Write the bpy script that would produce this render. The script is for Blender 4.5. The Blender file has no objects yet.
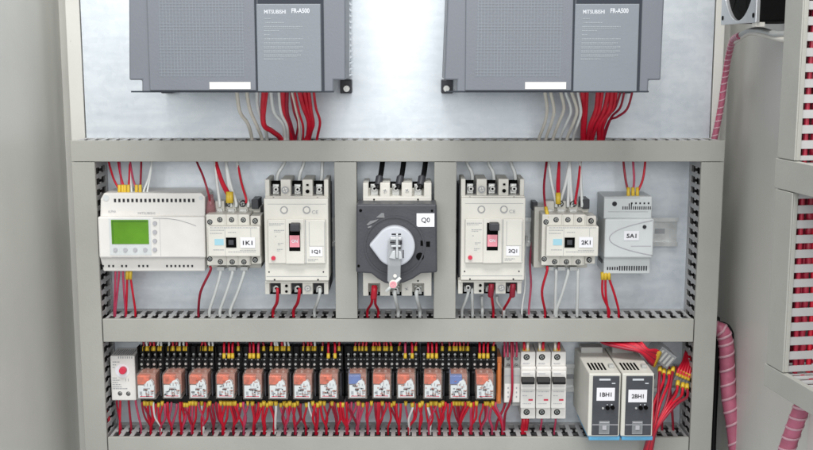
import bpy, bmesh, math, random
from mathutils import Vector, Matrix
random.seed(7)
S = bpy.context.scene
COL = S.collection
PI = math.pi

# ------------------------------------------------------------------ camera
F, CX, CY = 1114.0, 406.5, 225.0
TH = math.atan(.16)
L = 1.28
HIT = Vector((0, -.06, 1.35))
FWD = Vector((0, math.cos(TH), -math.sin(TH)))
RGT = Vector((1, 0, 0))
UP = Vector((0, math.sin(TH), math.cos(TH)))
CAM = HIT - FWD * L
cd = bpy.data.cameras.new('camera'); cam = bpy.data.objects.new('camera', cd); COL.objects.link(cam)
cam.location = CAM; cam.rotation_euler = (PI / 2 - TH, 0, 0)
cd.sensor_width = 36; cd.lens = 36 * F / 813; cd.clip_start = .02; cd.clip_end = 100
S.camera = cam

def P(px, py, d):
    """point of the picture on the plane d metres in front of the mounting plate"""
    v = FWD + RGT * ((px - CX) / F) + UP * ((CY - py) / F)
    return CAM + v * ((-d - CAM.y) / v.y)

def RC(x0, y0, x1, y1, d):
    ym, xm = (y0 + y1) / 2, (x0 + x1) / 2
    return P(x0, ym, d).x, P(x1, ym, d).x, P(xm, y1, d).z, P(xm, y0, d).z

def PXM(d, py=225):
    return P(CX + 1, py, d).x - P(CX, py, d).x

# ------------------------------------------------------------------ materials
MATS = {}
def mat(name, col, rough=.5, metal=0, noise=.0, nscale=60, bump=0.0, bscale=400, coat=0, spec=.5, emit=0, trans=0, alpha=1, specks=0):
    m = bpy.data.materials.new(name); m.use_nodes = True
    nt = m.node_tree; b = nt.nodes['Principled BSDF']
    b.inputs['Roughness'].default_value = rough
    b.inputs['Metallic'].default_value = metal
    b.inputs['Specular IOR Level'].default_value = spec
    b.inputs['Coat Weight'].default_value = coat
    b.inputs['Transmission Weight'].default_value = trans
    b.inputs['Alpha'].default_value = alpha
    c = (*col, 1)
    b.inputs['Base Color'].default_value = c
    tc = nt.nodes.new('ShaderNodeTexCoord')
    if noise:
        n = nt.nodes.new('ShaderNodeTexNoise'); n.inputs['Scale'].default_value = nscale; n.inputs['Detail'].default_value = 5
        nt.links.new(tc.outputs['Object'], n.inputs['Vector'])
        r = nt.nodes.new('ShaderNodeValToRGB')
        r.color_ramp.elements[0].position = .3; r.color_ramp.elements[1].position = .7
        r.color_ramp.elements[0].color = (*[x * (1 - noise) for x in col], 1)
        r.color_ramp.elements[1].color = (*[min(1, x * (1 + noise)) for x in col], 1)
        nt.links.new(n.outputs['Fac'], r.inputs['Fac']); nt.links.new(r.outputs['Color'], b.inputs['Base Color'])
        mr = nt.nodes.new('ShaderNodeMapRange'); mr.inputs['To Min'].default_value = max(0, rough - .08); mr.inputs['To Max'].default_value = min(1, rough + .1)
        nt.links.new(n.outputs['Fac'], mr.inputs['Value']); nt.links.new(mr.outputs['Result'], b.inputs['Roughness'])
    if specks:
        src = b.inputs['Base Color'].links[0].from_socket
        for (sc, lo, hi, amt) in ((170, .66, .74, .45 * specks), (11, .50, .85, .16 * specks)):
            n4 = nt.nodes.new('ShaderNodeTexNoise'); n4.inputs['Scale'].default_value = sc; n4.inputs['Detail'].default_value = 6; n4.inputs['Roughness'].default_value = .7
            nt.links.new(tc.outputs['Object'], n4.inputs['Vector'])
            m4 = nt.nodes.new('ShaderNodeMapRange'); m4.inputs['From Min'].default_value = lo; m4.inputs['From Max'].default_value = hi; m4.inputs['To Max'].default_value = amt
            nt.links.new(n4.outputs['Fac'], m4.inputs['Value'])
            mx = nt.nodes.new('ShaderNodeMix'); mx.data_type = 'RGBA'
            nt.links.new(m4.outputs['Result'], mx.inputs[0]); nt.links.new(src, mx.inputs[6]); mx.inputs[7].default_value = (*[q * .35 for q in col], 1)
            src = mx.outputs[2]
        nt.links.new(src, b.inputs['Base Color'])
    if bump:
        n2 = nt.nodes.new('ShaderNodeTexNoise'); n2.inputs['Scale'].default_value = bscale; n2.inputs['Detail'].default_value = 3
        nt.links.new(tc.outputs['Object'], n2.inputs['Vector'])
        bp = nt.nodes.new('ShaderNodeBump'); bp.inputs['Strength'].default_value = bump; bp.inputs['Distance'].default_value = .001
        nt.links.new(n2.outputs['Fac'], bp.inputs['Height']); nt.links.new(bp.outputs['Normal'], b.inputs['Normal'])
    if emit:
        b.inputs['Emission Color'].default_value = c; b.inputs['Emission Strength'].default_value = emit
    MATS[name] = m
    return m

mat('duct', (.345, .345, .318), .5, noise=.07, nscale=9, bump=.16, specks=.8)
mat('trough', (.41, .41, .412), .5, noise=.05, nscale=30)
mat('wire_fill_shade', (.008, .006, .007), .8, noise=.3, nscale=90)  # near-black: the shade inside the ducts is put into the wires' colour
mat('paint', (.63, .625, .59), .34, noise=.05, nscale=6, bump=.10, bscale=250, specks=.5)
mat('cream', (.66, .645, .595), .42, noise=.06, nscale=30, bump=.14, specks=.5)
mat('cream2', (.62, .61, .56), .45, noise=.05, nscale=40)
mat('white', (.72, .705, .68), .4, noise=.05, nscale=30, bump=.1, specks=.4)
mat('pale', (.60, .63, .64), .42, noise=.05, nscale=30, bump=.1, specks=.4)
mat('drive', (.150, .164, .192), .42, noise=.05, nscale=18, bump=.1)
mat('drive_lid', (.185, .207, .235), .42, noise=.04, nscale=25, bump=.1)
mat('drive_dark', (.03, .037, .05), .6, spec=.3)
mat('seam', (.03, .035, .045), .6)
mat('fine_print', (.30, .335, .36), .6)
mat('silver_print', (.58, .61, .65), .5)
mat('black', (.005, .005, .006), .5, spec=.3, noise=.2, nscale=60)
mat('softblack', (.035, .037, .045), .48, noise=.12, nscale=60, bump=.15)
mat('charcoal', (.048, .050, .060), .42, noise=.1, nscale=50, bump=.2)
mat('charcoal_hi', (.20, .205, .215), .35)
mat('red', (.56, .008, .030), .38, noise=.15, nscale=90)
mat('darkred', (.30, .008, .030), .4, noise=.15, nscale=90)
mat('pinkred', (.50, .055, .12), .4, noise=.12, nscale=90)
mat('whitewire', (.74, .77, .76), .35, noise=.05, nscale=90)
mat('creamwire', (.70, .67, .60), .4, noise=.05, nscale=90)
mat('greywire', (.42, .43, .42), .4)
mat('yellow', (.70, .48, .04), .4)
mat('lcd', (.10, .27, .012), .22, noise=.14, nscale=30)
mat('lcd_dark', (.05, .16, .01), .3)
mat('button', (.42, .42, .45), .5)
mat('print_grey', (.33, .34, .36), .6)
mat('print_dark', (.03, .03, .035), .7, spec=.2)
mat('label', (.80, .80, .84), .5)
mat('skyblue', (.33, .58, .68), .45)
mat('conv_front', (.052, .056, .066), .45, noise=.12, nscale=60, bump=.15)
mat('baseblue', (.10, .36, .60), .4)
mat('pink', (.80, .30, .36), .45)
mat('redbutton', (.60, .03, .07), .4)
mat('brick_orange', (.66, .095, .025), .35, noise=.35, nscale=220)
mat('coil_blue', (.035, .14, .45), .35, noise=.15, nscale=120)
mat('coil_brown', (.36, .13, .09), .4, noise=.2, nscale=200)
mat('endplate', (.58, .17, .04), .45)
mat('knob', (.50, .52, .57), .38, noise=.04, nscale=40)
mat('screw', (.62, .62, .60), .28, metal=.9)
mat('nickel', (.55, .56, .55), .3, metal=.8)
mat('hole', (.004, .004, .004), 1.0, spec=.05)
mat('fan_black', (.004, .004, .004), .8, spec=.12)
mat('greyblock', (.42, .43, .42), .45, noise=.06, nscale=60)
mat('rail_zinc', (.68, .70, .70), .35, metal=.7, noise=.1, nscale=60)
mat('alu', (.72, .74, .76), .3, metal=.75, noise=.06, nscale=50)
mat('zinc_yellow', (.40, .42, .40), .35, metal=.7)
mat('sleeve_pink', (.44, .12, .19), .4, noise=.2, nscale=70)

def glassy(name, col, fac, rough=.08):
    m = bpy.data.materials.new(name); m.use_nodes = True; nt = m.node_tree
    b = nt.nodes['Principled BSDF']; out = nt.nodes['Material Output']
    b.inputs['Base Color'].default_value = (*col, 1); b.inputs['Roughness'].default_value = rough
    t = nt.nodes.new('ShaderNodeBsdfTransparent'); mx = nt.nodes.new('ShaderNodeMixShader'); mx.inputs[0].default_value = fac
    nt.links.new(t.outputs[0], mx.inputs[1]); nt.links.new(b.outputs[0], mx.inputs[2]); nt.links.new(mx.outputs[0], out.inputs['Surface'])
    MATS[name] = m
glassy('clear', (.60, .52, .48), .20)
glassy('smoky', (.50, .52, .54), .42, .25)
glassy('wrap', (.80, .50, .58), .55, .3)
glassy('shroud', (.45, .20, .22), .55, .25)

def galvanised():
    m = bpy.data.materials.new('galvanised'); m.use_nodes = True; nt = m.node_tree; b = nt.nodes['Principled BSDF']
    tc = nt.nodes.new('ShaderNodeTexCoord')
    mp = nt.nodes.new('ShaderNodeMapping'); mp.inputs['Scale'].default_value = (16, 1, 60)
    nt.links.new(tc.outputs['Object'], mp.inputs['Vector'])
    n = nt.nodes.new('ShaderNodeTexNoise'); n.inputs['Scale'].default_value = 1.6; n.inputs['Detail'].default_value = 6
    nt.links.new(mp.outputs[0], n.inputs['Vector'])
    v = nt.nodes.new('ShaderNodeTexVoronoi'); v.inputs['Scale'].default_value = 160
    nt.links.new(tc.outputs['Object'], v.inputs['Vector'])
    n3 = nt.nodes.new('ShaderNodeTexNoise'); n3.inputs['Scale'].default_value = 7; n3.inputs['Detail'].default_value = 4
    nt.links.new(tc.outputs['Object'], n3.inputs['Vector'])
    def ma(op, a, bb):
        k = nt.nodes.new('ShaderNodeMath'); k.operation = op
        for i, q in enumerate((a, bb)):
            if isinstance(q, (int, float)): k.inputs[i].default_value = q
            else: nt.links.new(q, k.inputs[i])
        return k.outputs[0]
    sp = nt.nodes.new('ShaderNodeSeparateColor'); nt.links.new(v.outputs['Color'], sp.inputs[0])
    s = ma('ADD', ma('MULTIPLY', n.outputs['Fac'], .45), ma('ADD', ma('MULTIPLY', sp.outputs[0], .09), ma('MULTIPLY', n3.outputs['Fac'], .5)))
    r = nt.nodes.new('ShaderNodeValToRGB')
    r.color_ramp.elements[0].position = .35; r.color_ramp.elements[1].position = .85
    r.color_ramp.elements[0].color = (.58, .635, .69, 1); r.color_ramp.elements[1].color = (.82, .865, .905, 1)
    nt.links.new(s, r.inputs['Fac']); nt.links.new(r.outputs['Color'], b.inputs['Base Color'])
    mr = nt.nodes.new('ShaderNodeMapRange'); mr.inputs['To Min'].default_value = .30; mr.inputs['To Max'].default_value = .5
    nt.links.new(s, mr.inputs['Value']); nt.links.new(mr.outputs['Result'], b.inputs['Roughness'])
    b.inputs['Metallic'].default_value = .42
    bp = nt.nodes.new('ShaderNodeBump'); bp.inputs['Strength'].default_value = .22; bp.inputs['Distance'].default_value = .001
    nt.links.new(s, bp.inputs['Height']); nt.links.new(bp.outputs['Normal'], b.inputs['Normal'])
    MATS['galvanised'] = m
galvanised()

# ------------------------------------------------------------------ mesh builder
class MB:
    def __init__(self): self.v = []; self.f = []; self.s = []
    def add(self, vs, fs, smooth=False):
        o = len(self.v); self.v += [Vector(q) for q in vs]
        for q in fs: self.f.append([i + o for i in q]); self.s.append(smooth)
        return self
    def box(self, x0, x1, y0, y1, z0, z1, mp=None):
        vs = [(x, y, z) for x in (x0, x1) for y in (y0, y1) for z in (z0, z1)]
        if mp: vs = [mp(*q) for q in vs]
        return self.add(vs, [(0, 1, 3, 2), (4, 6, 7, 5), (0, 4, 5, 1), (2, 3, 7, 6), (0, 2, 6, 4), (1, 5, 7, 3)])
    def pb(self, x0, y0, x1, y1, db, df):
        X0, X1, Z0, Z1 = RC(x0, y0, x1, y1, df)
        return self.box(X0, X1, -df, -db, Z0, Z1)
    def prism(self, pts, yb, yf):
        n = len(pts)
        vs = [(x, yf, z) for x, z in pts] + [(x, yb, z) for x, z in pts]
        fs = [list(range(n)), list(range(2 * n - 1, n - 1, -1))] + [(i, i + n, (i + 1) % n + n, (i + 1) % n) for i in range(n)]
        return self.add(vs, fs)
    def pp(self, pts, db, df):
        q = [P(x, y, df) for x, y in pts]
        return self.prism([(k.x, k.z) for k in q], -db, -df)
    def side(self, x0, x1, prof):
        """profile in (y,z) extruded along x"""
        n = len(prof)
        vs = [(x0, y, z) for y, z in prof] + [(x1, y, z) for y, z in prof]
        fs = [list(range(n)), list(range(2 * n - 1, n - 1, -1))] + [(i, i + n, (i + 1) % n + n, (i + 1) % n) for i in range(n)]
        return self.add(vs, fs)
    def cyl(self, c, ax, r, ln, n=20, r2=None):
        c = Vector(c); ax = Vector(ax).normalized(); t = ax.orthogonal().normalized(); u = ax.cross(t)
        r2 = r if r2 is None else r2
        vs = [c + (t * math.cos(2 * PI * i / n) + u * math.sin(2 * PI * i / n)) * r for i in range(n)]
        vs += [c + ax * ln + (t * math.cos(2 * PI * i / n) + u * math.sin(2 * PI * i / n)) * r2 for i in range(n)]
        self.add(vs, [(i, (i + 1) % n, (i + 1) % n + n, i + n) for i in range(n)], True)
        o = len(self.v) - 2 * n
        self.f.append([o + i for i in range(n)][::-1]); self.s.append(False)
        self.f.append([o + n + i for i in range(n)]); self.s.append(False)
        return self
    def pc(self, px, py, db, df, r, n=18, r2=None):
        """cylinder standing out from the plate, radius in pixels"""
        p = P(px, py, df)
        k = PXM(df)
        return self.cyl((p.x, -db, p.z), (0, -1, 0), r * k, df - db, n, None if r2 is None else r2 * k)
    def ring(self, c, ax, r0, r1, ln, n=32):
        c = Vector(c); ax = Vector(ax).normalized(); t = ax.orthogonal().normalized(); u = ax.cross(t)
        vs = []
        for off in (0, ln):
            for r in (r0, r1):
                vs += [c + ax * off + (t * math.cos(2 * PI * i / n) + u * math.sin(2 * PI * i / n)) * r for i in range(n)]
        fs = []
        for i in range(n):
            j = (i + 1) % n
            fs += [(i, j, n + j, n + i), (2 * n + i, 3 * n + i, 3 * n + j, 2 * n + j), (i, 2 * n + i, 2 * n + j, j), (n + i, n + j, 3 * n + j, 3 * n + i)]
        return self.add(vs, fs, False)
    def tube(self, pts, r, n=8, sub=5):
        pts = [Vector(p) for p in pts]
        if sub > 1 and len(pts) > 2:
            q = [pts[0] * 2 - pts[1]] + pts + [pts[-1] * 2 - pts[-2]]
            out = []
            for i in range(1, len(q) - 2):
                a, b, c, d = q[i - 1:i + 3]
                for k in range(sub):
                    t = k / sub
                    out.append(.5 * ((2 * b) + (c - a) * t + (2 * a - 5 * b + 4 * c - d) * t * t + (3 * b - a - 3 * c + d) * t ** 3))
            out.append(pts[-1]); pts = out
        rs = r if isinstance(r, (list, tuple)) else [r] * len(pts)
        up = None; vs = []
        for i, p in enumerate(pts):
            t = (pts[min(i + 1, len(pts) - 1)] - pts[max(i - 1, 0)]).normalized()
            if up is None: up = t.orthogonal().normalized()
            up = (up - t * up.dot(t)).normalized(); w = t.cross(up)
            rr = rs[min(i, len(rs) - 1)]
            vs += [p + (up * math.cos(2 * PI * k / n) + w * math.sin(2 * PI * k / n)) * rr for k in range(n)]
        fs = []
        for i in range(len(pts) - 1):
            for k in range(n):
                fs.append((i * n + k, i * n + (k + 1) % n, (i + 1) * n + (k + 1) % n, (i + 1) * n + k))
        self.add(vs, fs, True)
        o = len(self.v) - len(vs)
        self.f.append([o + k for k in range(n)][::-1]); self.s.append(False)
        self.f.append([o + len(vs) - n + k for k in range(n)]); self.s.append(False)
        return self
    def build(self, name, m, parent=None, bevel=0, local=False):
        off = Vector((0, 0, 0))
        if parent is not None and not local:
            r = parent
            while r.parent: r = r.parent
            off = Vector(r.location)
        me = bpy.data.meshes.new(name)
        me.from_pydata([v - off for v in self.v], [], self.f)
        me.polygons.foreach_set('use_smooth', self.s)
        bm = bmesh.new(); bm.from_mesh(me); bmesh.ops.recalc_face_normals(bm, faces=bm.faces); bm.to_mesh(me); bm.free()
        me.materials.append(MATS[m])
        o = bpy.data.objects.new(name, me); COL.objects.link(o)
        if parent is not None: o.parent = parent
        if bevel:
            b = o.modifiers.new('bevel', 'BEVEL'); b.width = bevel; b.segments = 2; b.limit_method = 'ANGLE'; b.angle_limit = math.radians(50)
            b.harden_normals = False
        return o

def each(mb, name, m, parent, bevel=0, k=1):
    # one object per connected piece: split the builder by islands
    par = list(range(len(mb.v)))
    def fd(a):
        while par[a] != a: par[a] = par[par[a]]; a = par[a]
        return a
    for f in mb.f:
        for q in f[1:]: par[fd(q)] = fd(f[0])
    isl = {}
    for f, sm in zip(mb.f, mb.s): isl.setdefault(fd(f[0]), []).append((f, sm))
    out = []
    for fs in isl.values():
        n = MB(); ix = {}
        for f, sm in fs:
            g = []
            for q in f:
                if q not in ix: ix[q] = len(n.v); n.v.append(mb.v[q])
                g.append(ix[q])
            n.f.append(g); n.s.append(sm)
        out.append(n.build(name, m, parent, bevel))
    return out

def thing(name, label, cat, loc, group=None, rot=None):
    o = bpy.data.objects.new(name, None); COL.objects.link(o); o.location = loc
    o.empty_display_size = .02
    if rot: o.rotation_euler = rot
    o['label'] = label; o['category'] = cat
    if group: o['group'] = group
    return o
PR_ = random.Random(3)
def dash(g, a, y, e, h, d0, d1):
    x = a
    while x < e - .3:
        w_ = PR_.uniform(.5, 1.9)
        g.pb(x, y, min(x + w_, e), y + h, d0, d1); x += w_ + .45
def tag(o, label, cat, group=None):
    o['label'] = label; o['category'] = cat
    if group: o['group'] = group
    return o
def copy_tree(o, parent=None):
    c = o.copy(); COL.objects.link(c); c.parent = parent
    for ch in list(o.children): copy_tree(ch, c)
    return c
def text(s, px, py, h, d, m, parent, name='lettering', wid=None, serif=False, bold=0.0, local=None):
    """lettering on a face; h and wid in pixels at that depth, centre at px,py"""
    cu = bpy.data.curves.new('t', 'FONT'); cu.body = s; cu.size = 1; cu.align_x = 'LEFT'; cu.offset = bold; cu.extrude = .01
    to = bpy.data.objects.new('t', cu); COL.objects.link(to)
    bpy.context.view_layer.update()
    me = bpy.data.meshes.new_from_object(to.evaluated_get(bpy.context.evaluated_depsgraph_get()))
    bpy.data.objects.remove(to); bpy.data.curves.remove(cu)
    xs = [v.co.x for v in me.vertices]; ys = [v.co.y for v in me.vertices]
    k = PXM(d); w0 = max(xs) - min(xs); h0 = max(ys) - min(ys)
    sy = h * k / h0; sx = sy if wid is None else wid * k / w0
    c = P(px, py, d); r = parent
    while r.parent: r = r.parent
    off = Vector(r.location)
    for v in me.vertices:
        x = (v.co.x - (max(xs) + min(xs)) / 2) * sx; z = (v.co.y - (max(ys) + min(ys)) / 2) * sy
        v.co = Vector((c.x + x, -d - .0001 - v.co.z * .004, c.z + z)) - off
    me.name = name; me.materials.clear(); me.materials.append(MATS[m])
    o = bpy.data.objects.new(name, me); COL.objects.link(o); o.parent = parent
    return o
def screw(mb_head, mb_slot, px, py, d, r, ang=None, db=None):
    """slotted screw: head and the dark recess around it"""
    mb_slot.pc(px, py, (db if db is not None else d - .004), d - .0002, r * 1.35)
    mb_head.pc(px, py, d - .003, d + .0006, r, 16, r * .85)
    ang = random.uniform(0, PI) if ang is None else ang
    p = P(px, py, d); k = PXM(d) * r
    for a in (ang, ang + PI / 2):
        c, s = math.cos(a), math.sin(a)
        mb_slot.prism([(p.x + c * k * u - s * k * w, p.z + s * k * u + c * k * w) for u, w in ((-.8, -.14), (.8, -.14), (.8, .14), (-.8, .14))], -d - .0003, -d - .0008)

# ------------------------------------------------------------------ cabinet
plate = thing('mounting_plate', 'galvanised steel mounting plate behind all the grey wiring ducts', 'mounting plate', P(400, 300, 0))
X0 = P(83, 60, 0).x; X1 = P(712.5, 60, 0).x; ZT = P(400, -120, 0).z; ZB = P(400, 560, 0).z
b = MB().box(X0, X1, .0, .002, ZB, ZT); b.box(X0, X0 + .0015, .002, .022, ZB, ZT); b.box(X1 - .0015, X1, .002, .022, ZB, ZT)
b.build('steel_sheet', 'galvanised', plate)
cab = thing('cabinet_enclosure', 'grey painted steel cabinet enclosing the mounting plate, side walls left and right', 'cabinet', P(400, 520, 0))
XL = P(44, 20, 0).x; XR = P(743, 60, 0).x
PL = P(65, 20, 0).x; PR = P(724, 60, 0).x
MB().box(XL - .002, XR + .002, .060, .062, ZB - .05, ZT + .05).build('back_panel', 'paint', cab)
# posts beside the plate
MB().box(PL, X0 - .0022, .002, .022, ZB - .05, ZT + .05).build('corner_post', 'paint', cab, .001)
MB().box(X1 + .0022, PR, .002, .022, ZB - .05, ZT + .05).build('corner_post', 'paint', cab, .001)
w = MB().box(XL - .002, XL - .0005, -.52, .0595, ZB - .05, ZT + .05)
w.box(XL - .0005, XL + .0045, -.03, -.0285, ZB - .05, ZT + .05) if False else None
w.build('side_wall', 'paint', cab)
MB().box(XR + .0005, XR + .002, -.42, .0595, ZB - .05, ZT + .05).build('side_wall', 'paint', cab)

# ------------------------------------------------------------------ wiring ducts
SLOTS = {}
def duct(label, a0, a1, b0, b1, horiz, key=None, fillm='wire_fill_shade', sl=.0074, D=.060, mp=None, parent=None, loc=None, pitch=.0125, fill=True):
    if mp is None:
        mp = (lambda a, bb, d: (a, -d, bb)) if horiz else (lambda a, bb, d: (bb, -d, a))
    t = parent or thing('wiring_duct', label, 'wiring duct', mp((a0 + a1) / 2, (b0 + b1) / 2, 0), 'slotted grey wiring ducts')
    loc_ = parent is not None
    m = MB()
    th = .0013; i0, i1 = b0 + .0016, b1 - .0016
    m.box(a0, a1, i0, i1, .0003, .002, mp)
    n = int((a1 - a0) / pitch); st = a0 + ((a1 - a0) - n * pitch) / 2
    cs = []
    for (w0, w1) in ((i0, i0 + th), (i1 - th, i1)):
        m.box(a0, a1, w0, w1, .002, .008, mp)
        m.box(a0, a1, w0, w1, .0545, D - .0018, mp)
        e = a0
        for k in range(n):
            c = st + (k + .5) * pitch
            if w0 == i0: cs.append(c)
            m.box(e, c - sl / 2, w0, w1, .008, .0545, mp)
            m.box(c - sl / 2, c - .0018, w0, w1, .0275, .0325, mp)
            m.box(c + .0018, c + sl / 2, w0, w1, .0275, .0325, mp)
            e = c + sl / 2
        m.box(e, a1, w0, w1, .008, .0545, mp)
    m.build('slotted_trough', 'trough', t, local=loc_)
    f = MB()
    if fill:  # wires in the duct, near-black by default so the slots look dark inside
        for q in range(6):
            bb = b0 + (b1 - b0) * (.22 + .28 * (q % 3)); dd = .016 + .024 * (q // 3)
            pts = []
            nn = 24
            for j in range(nn + 1):
                pts.append(mp(a0 + .002 + (a1 - a0 - .004) * j / nn, bb + random.uniform(-.0008, .0008), dd + random.uniform(-.001, .001)))
            f.tube(pts, .0030, 7, 2)
        f.build('cable_fill', fillm, t, local=loc_)['kind'] = 'stuff'
    c = MB(); c.box(a0, a1, b0, b1, D - .0016, D, mp)
    c.box(a0, a1, b0, b0 + .0012, D - .0055, D - .0016, mp); c.box(a0, a1, b1 - .0012, b1, D - .0055, D - .0016, mp)
    c.build('cover', 'duct', t, .0006, local=loc_)
    if key: SLOTS[key] = cs
    return t

lx0, lx1 = P(71.5, 165, .06).x, P(94.6, 165, .06).x
rx0, rx1 = P(701.5, 165, .06).x, P(724, 165, .06).x
tz1, tz0 = P(400, 140.6, .06).z, P(400, 161.6, .06).z
mz1, mz0 = P(400, 319.2, .06).z, P(400, 342, .06).z
bz1, bz0 = P(400, 437.6, .06).z, P(400, 462, .06).z
ilx0, ilx1 = P(335, 240, .06).x, P(357, 240, .06).x
irx0, irx1 = P(434, 240, .06).x, P(456, 240, .06).x
duct('topmost horizontal grey slotted duct below the two drives', lx0 - .0003, rx1 + .0003, tz0, tz1, True, 'top')
duct('tall outer duct left of the controller with the green screen', ZB + .05, tz0 - .0006, lx0, lx1, False, 'left')
duct('tall outer duct at the right beside the pink cable sleeve', ZB + .05, tz0 - .0006, rx0, rx1, False, 'right')
duct('middle horizontal duct above the row of relays', lx1 + .0012, rx0 - .0012, mz0, mz1, True, 'mid')
duct('bottom horizontal duct under the row of relays', lx1 + .0012, rx0 - .0012, bz0, bz1, True, 'bot')
duct('short upright duct between the left breaker and the black switch', mz1 + .0006, tz0 - .0006, ilx0, ilx1, False)
duct('short upright duct between the black switch and the right breaker', mz1 + .0006, tz0 - .0006, irx0, irx1, False)

# DIN rails
def rail(label, x0, x1, yc):
    t = thing('din_rail', label, 'mounting rail', P((x0 + x1) / 2, yc, 0))
    zc = P(400, yc, .007).z; a, bx = P(x0, yc, .007).x, P(x1, yc, .007).x
    m = MB()
    m.box(a, bx, -.0014, -.0003, zc - .0125, zc + .0125)
    for s in (-1, 1):
        z0, z1 = sorted((zc + s * .0125, zc + s * .0135)); m.box(a, bx, -.0075, -.0003, z0, z1)
        z0, z1 = sorted((zc + s * .0135, zc + s * .0175)); m.box(a, bx, -.0075, -.0065, z0, z1)
    m.build('rail_profile', 'rail_zinc', t)
    h = MB()
    n = int((bx - a) / .025)
    for k in range(n):
        xx = a + .0125 + k * .025
        h.box(xx - .006, xx + .006, -.0017, -.0014, zc - .003, zc + .003)
    h.build('slot', 'print_grey', t)['kind'] = 'stuff'  # slots laid on as patches in a grey that stands for shaded zinc
rail('zinc rail running behind the upper row of devices', 108, 678, 232)
rail('zinc rail running behind the relay row', 110, 690, 378)

# ------------------------------------------------------------------ drives
def make_drive():
    t = thing('variable_speed_drive', 'left of the two big blue grey drives, its wires dropping straight', 'drive', P(237, 92, 0), 'blue grey drives above the ducts')
    d = .165
    m = MB().pp([(128.5, -70), (345.5, -70), (345.5, 80), (333.5, 80), (333.5, 92.5), (142, 92.5), (142, 80), (129.2, 80)], .085, d)
    m.build('housing', 'drive', t, .0015)
    X0, X1, Z0, Z1 = RC(132, -60, 343, 84, d)
    m = MB().box(X0 + .003, X1 - .001, -.085, -.004, Z0 + .004, Z1)
    for k in range(24):
        zz = Z0 + .006 + k * .0065
        m.box(X1 - .001, X1 + .0022, -.082, -.010, zz, zz + .0022) ; m.box(X0 + .0004, X0 + .003, -.082, -.010, zz, zz + .0022)
    m.build('heat_sink', 'alu', t)
    m = MB()
    s = MB(); h = MB()
    xc = P(237, 50, .165).x
    for sg in (1, -1):
        c_ = P(345.8, 87, .024); k = PXM(.024)
        cxx = c_.x if sg > 0 else 2 * xc - c_.x
        m.box(cxx - 5.6 * k, cxx + 5.6 * k, -.024, -.0005, c_.z - 6.2 * k, c_.z + 7.0 * k)
        h.cyl((cxx + sg * .8 * k, -.024, c_.z - 1.5 * k), (0, -1, 0), 3.6 * k, .004, 18, 3.0 * k)
    each(m, 'mounting_foot', 'softblack', t, .001)
    each(h, 'mounting_screw', 'screw', t)
    m = MB().pb(147, -66, 254.5, 90.5, d, d + .0022); m.build('front_cover', 'drive', t, .0008)
    g = MB()
    for i in range(26):
        x = 160 + i * 3.3
        g.pb(x, 0, x + .7, 76, d + .0022, d + .0023)
    for j in range(24):
        y = 0 + j * 3.3
        g.pb(159, y, 244, y + .6, d + .0022, d + .0024)
    g.build('vent_grid', 'drive_lid', t)
    m = MB().pb(254.9, -66, 256.8, 92.3, d, d + .0009); m.pb(321.2, -66, 323.6, 92.3, d, d + .0009); m.pb(256.8, -66, 321.2, 3.4, d, d + .0007)
    m.pb(131, 90.8, 334, 92.4, d, d + .0005)
    m.build('seam', 'drive_dark', t)
    m = MB().pb(256.9, 3.8, 321, 91.5, d, d + .0025); lid = m.build('terminal_cover', 'drive_lid', t, .0008)
    m = MB().pb(209.5, 82, 250.5, 89, d + .0022, d + .0026); st = m.build('rating_sticker', 'white', t)
    text('A500  3.7K', 230, 85.5, 3, d + .0026, 'print_grey', st, wid=30) if False else None
    text('MITSUBISHI', 275, 11.7, 3.8, d + .0026, 'silver_print', lid, wid=21, bold=.02)
    text('FR-A500', 300.5, 10.6, 4.6, d + .0026, 'silver_print', lid, wid=17.5, bold=.03)
    g = MB()
    for j, (a, e) in enumerate([(264, 271), (265, 284), (264, 303), (264, 279), (264, 270), (264, 303), (264, 300), (264, 303), (264, 303), (264, 301), (264, 284)]):
        y = 18 + j * 4.05
        dash(g, a, y, e, 1.0, d + .0025, d + .0027); dash(g, a, y + 1.9, e - 4, .6, d + .0025, d + .0027) if e - a > 20 else None
    g.build('printed_lines', 'fine_print', lid)
    # bottom gland plate with dark opening
    m = MB().pb(232, 90.5, 326, 92.0, .07, .158); 
    return t
dr = make_drive()
dr2 = copy_tree(dr)
dr2.location = dr.location + Vector((P(446 + 216, 50, .165).x - P(345.5, 50, .165).x, 0, 0))
dr2['label'] = 'right of the two big blue grey drives, red wires leaning left below it'

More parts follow.
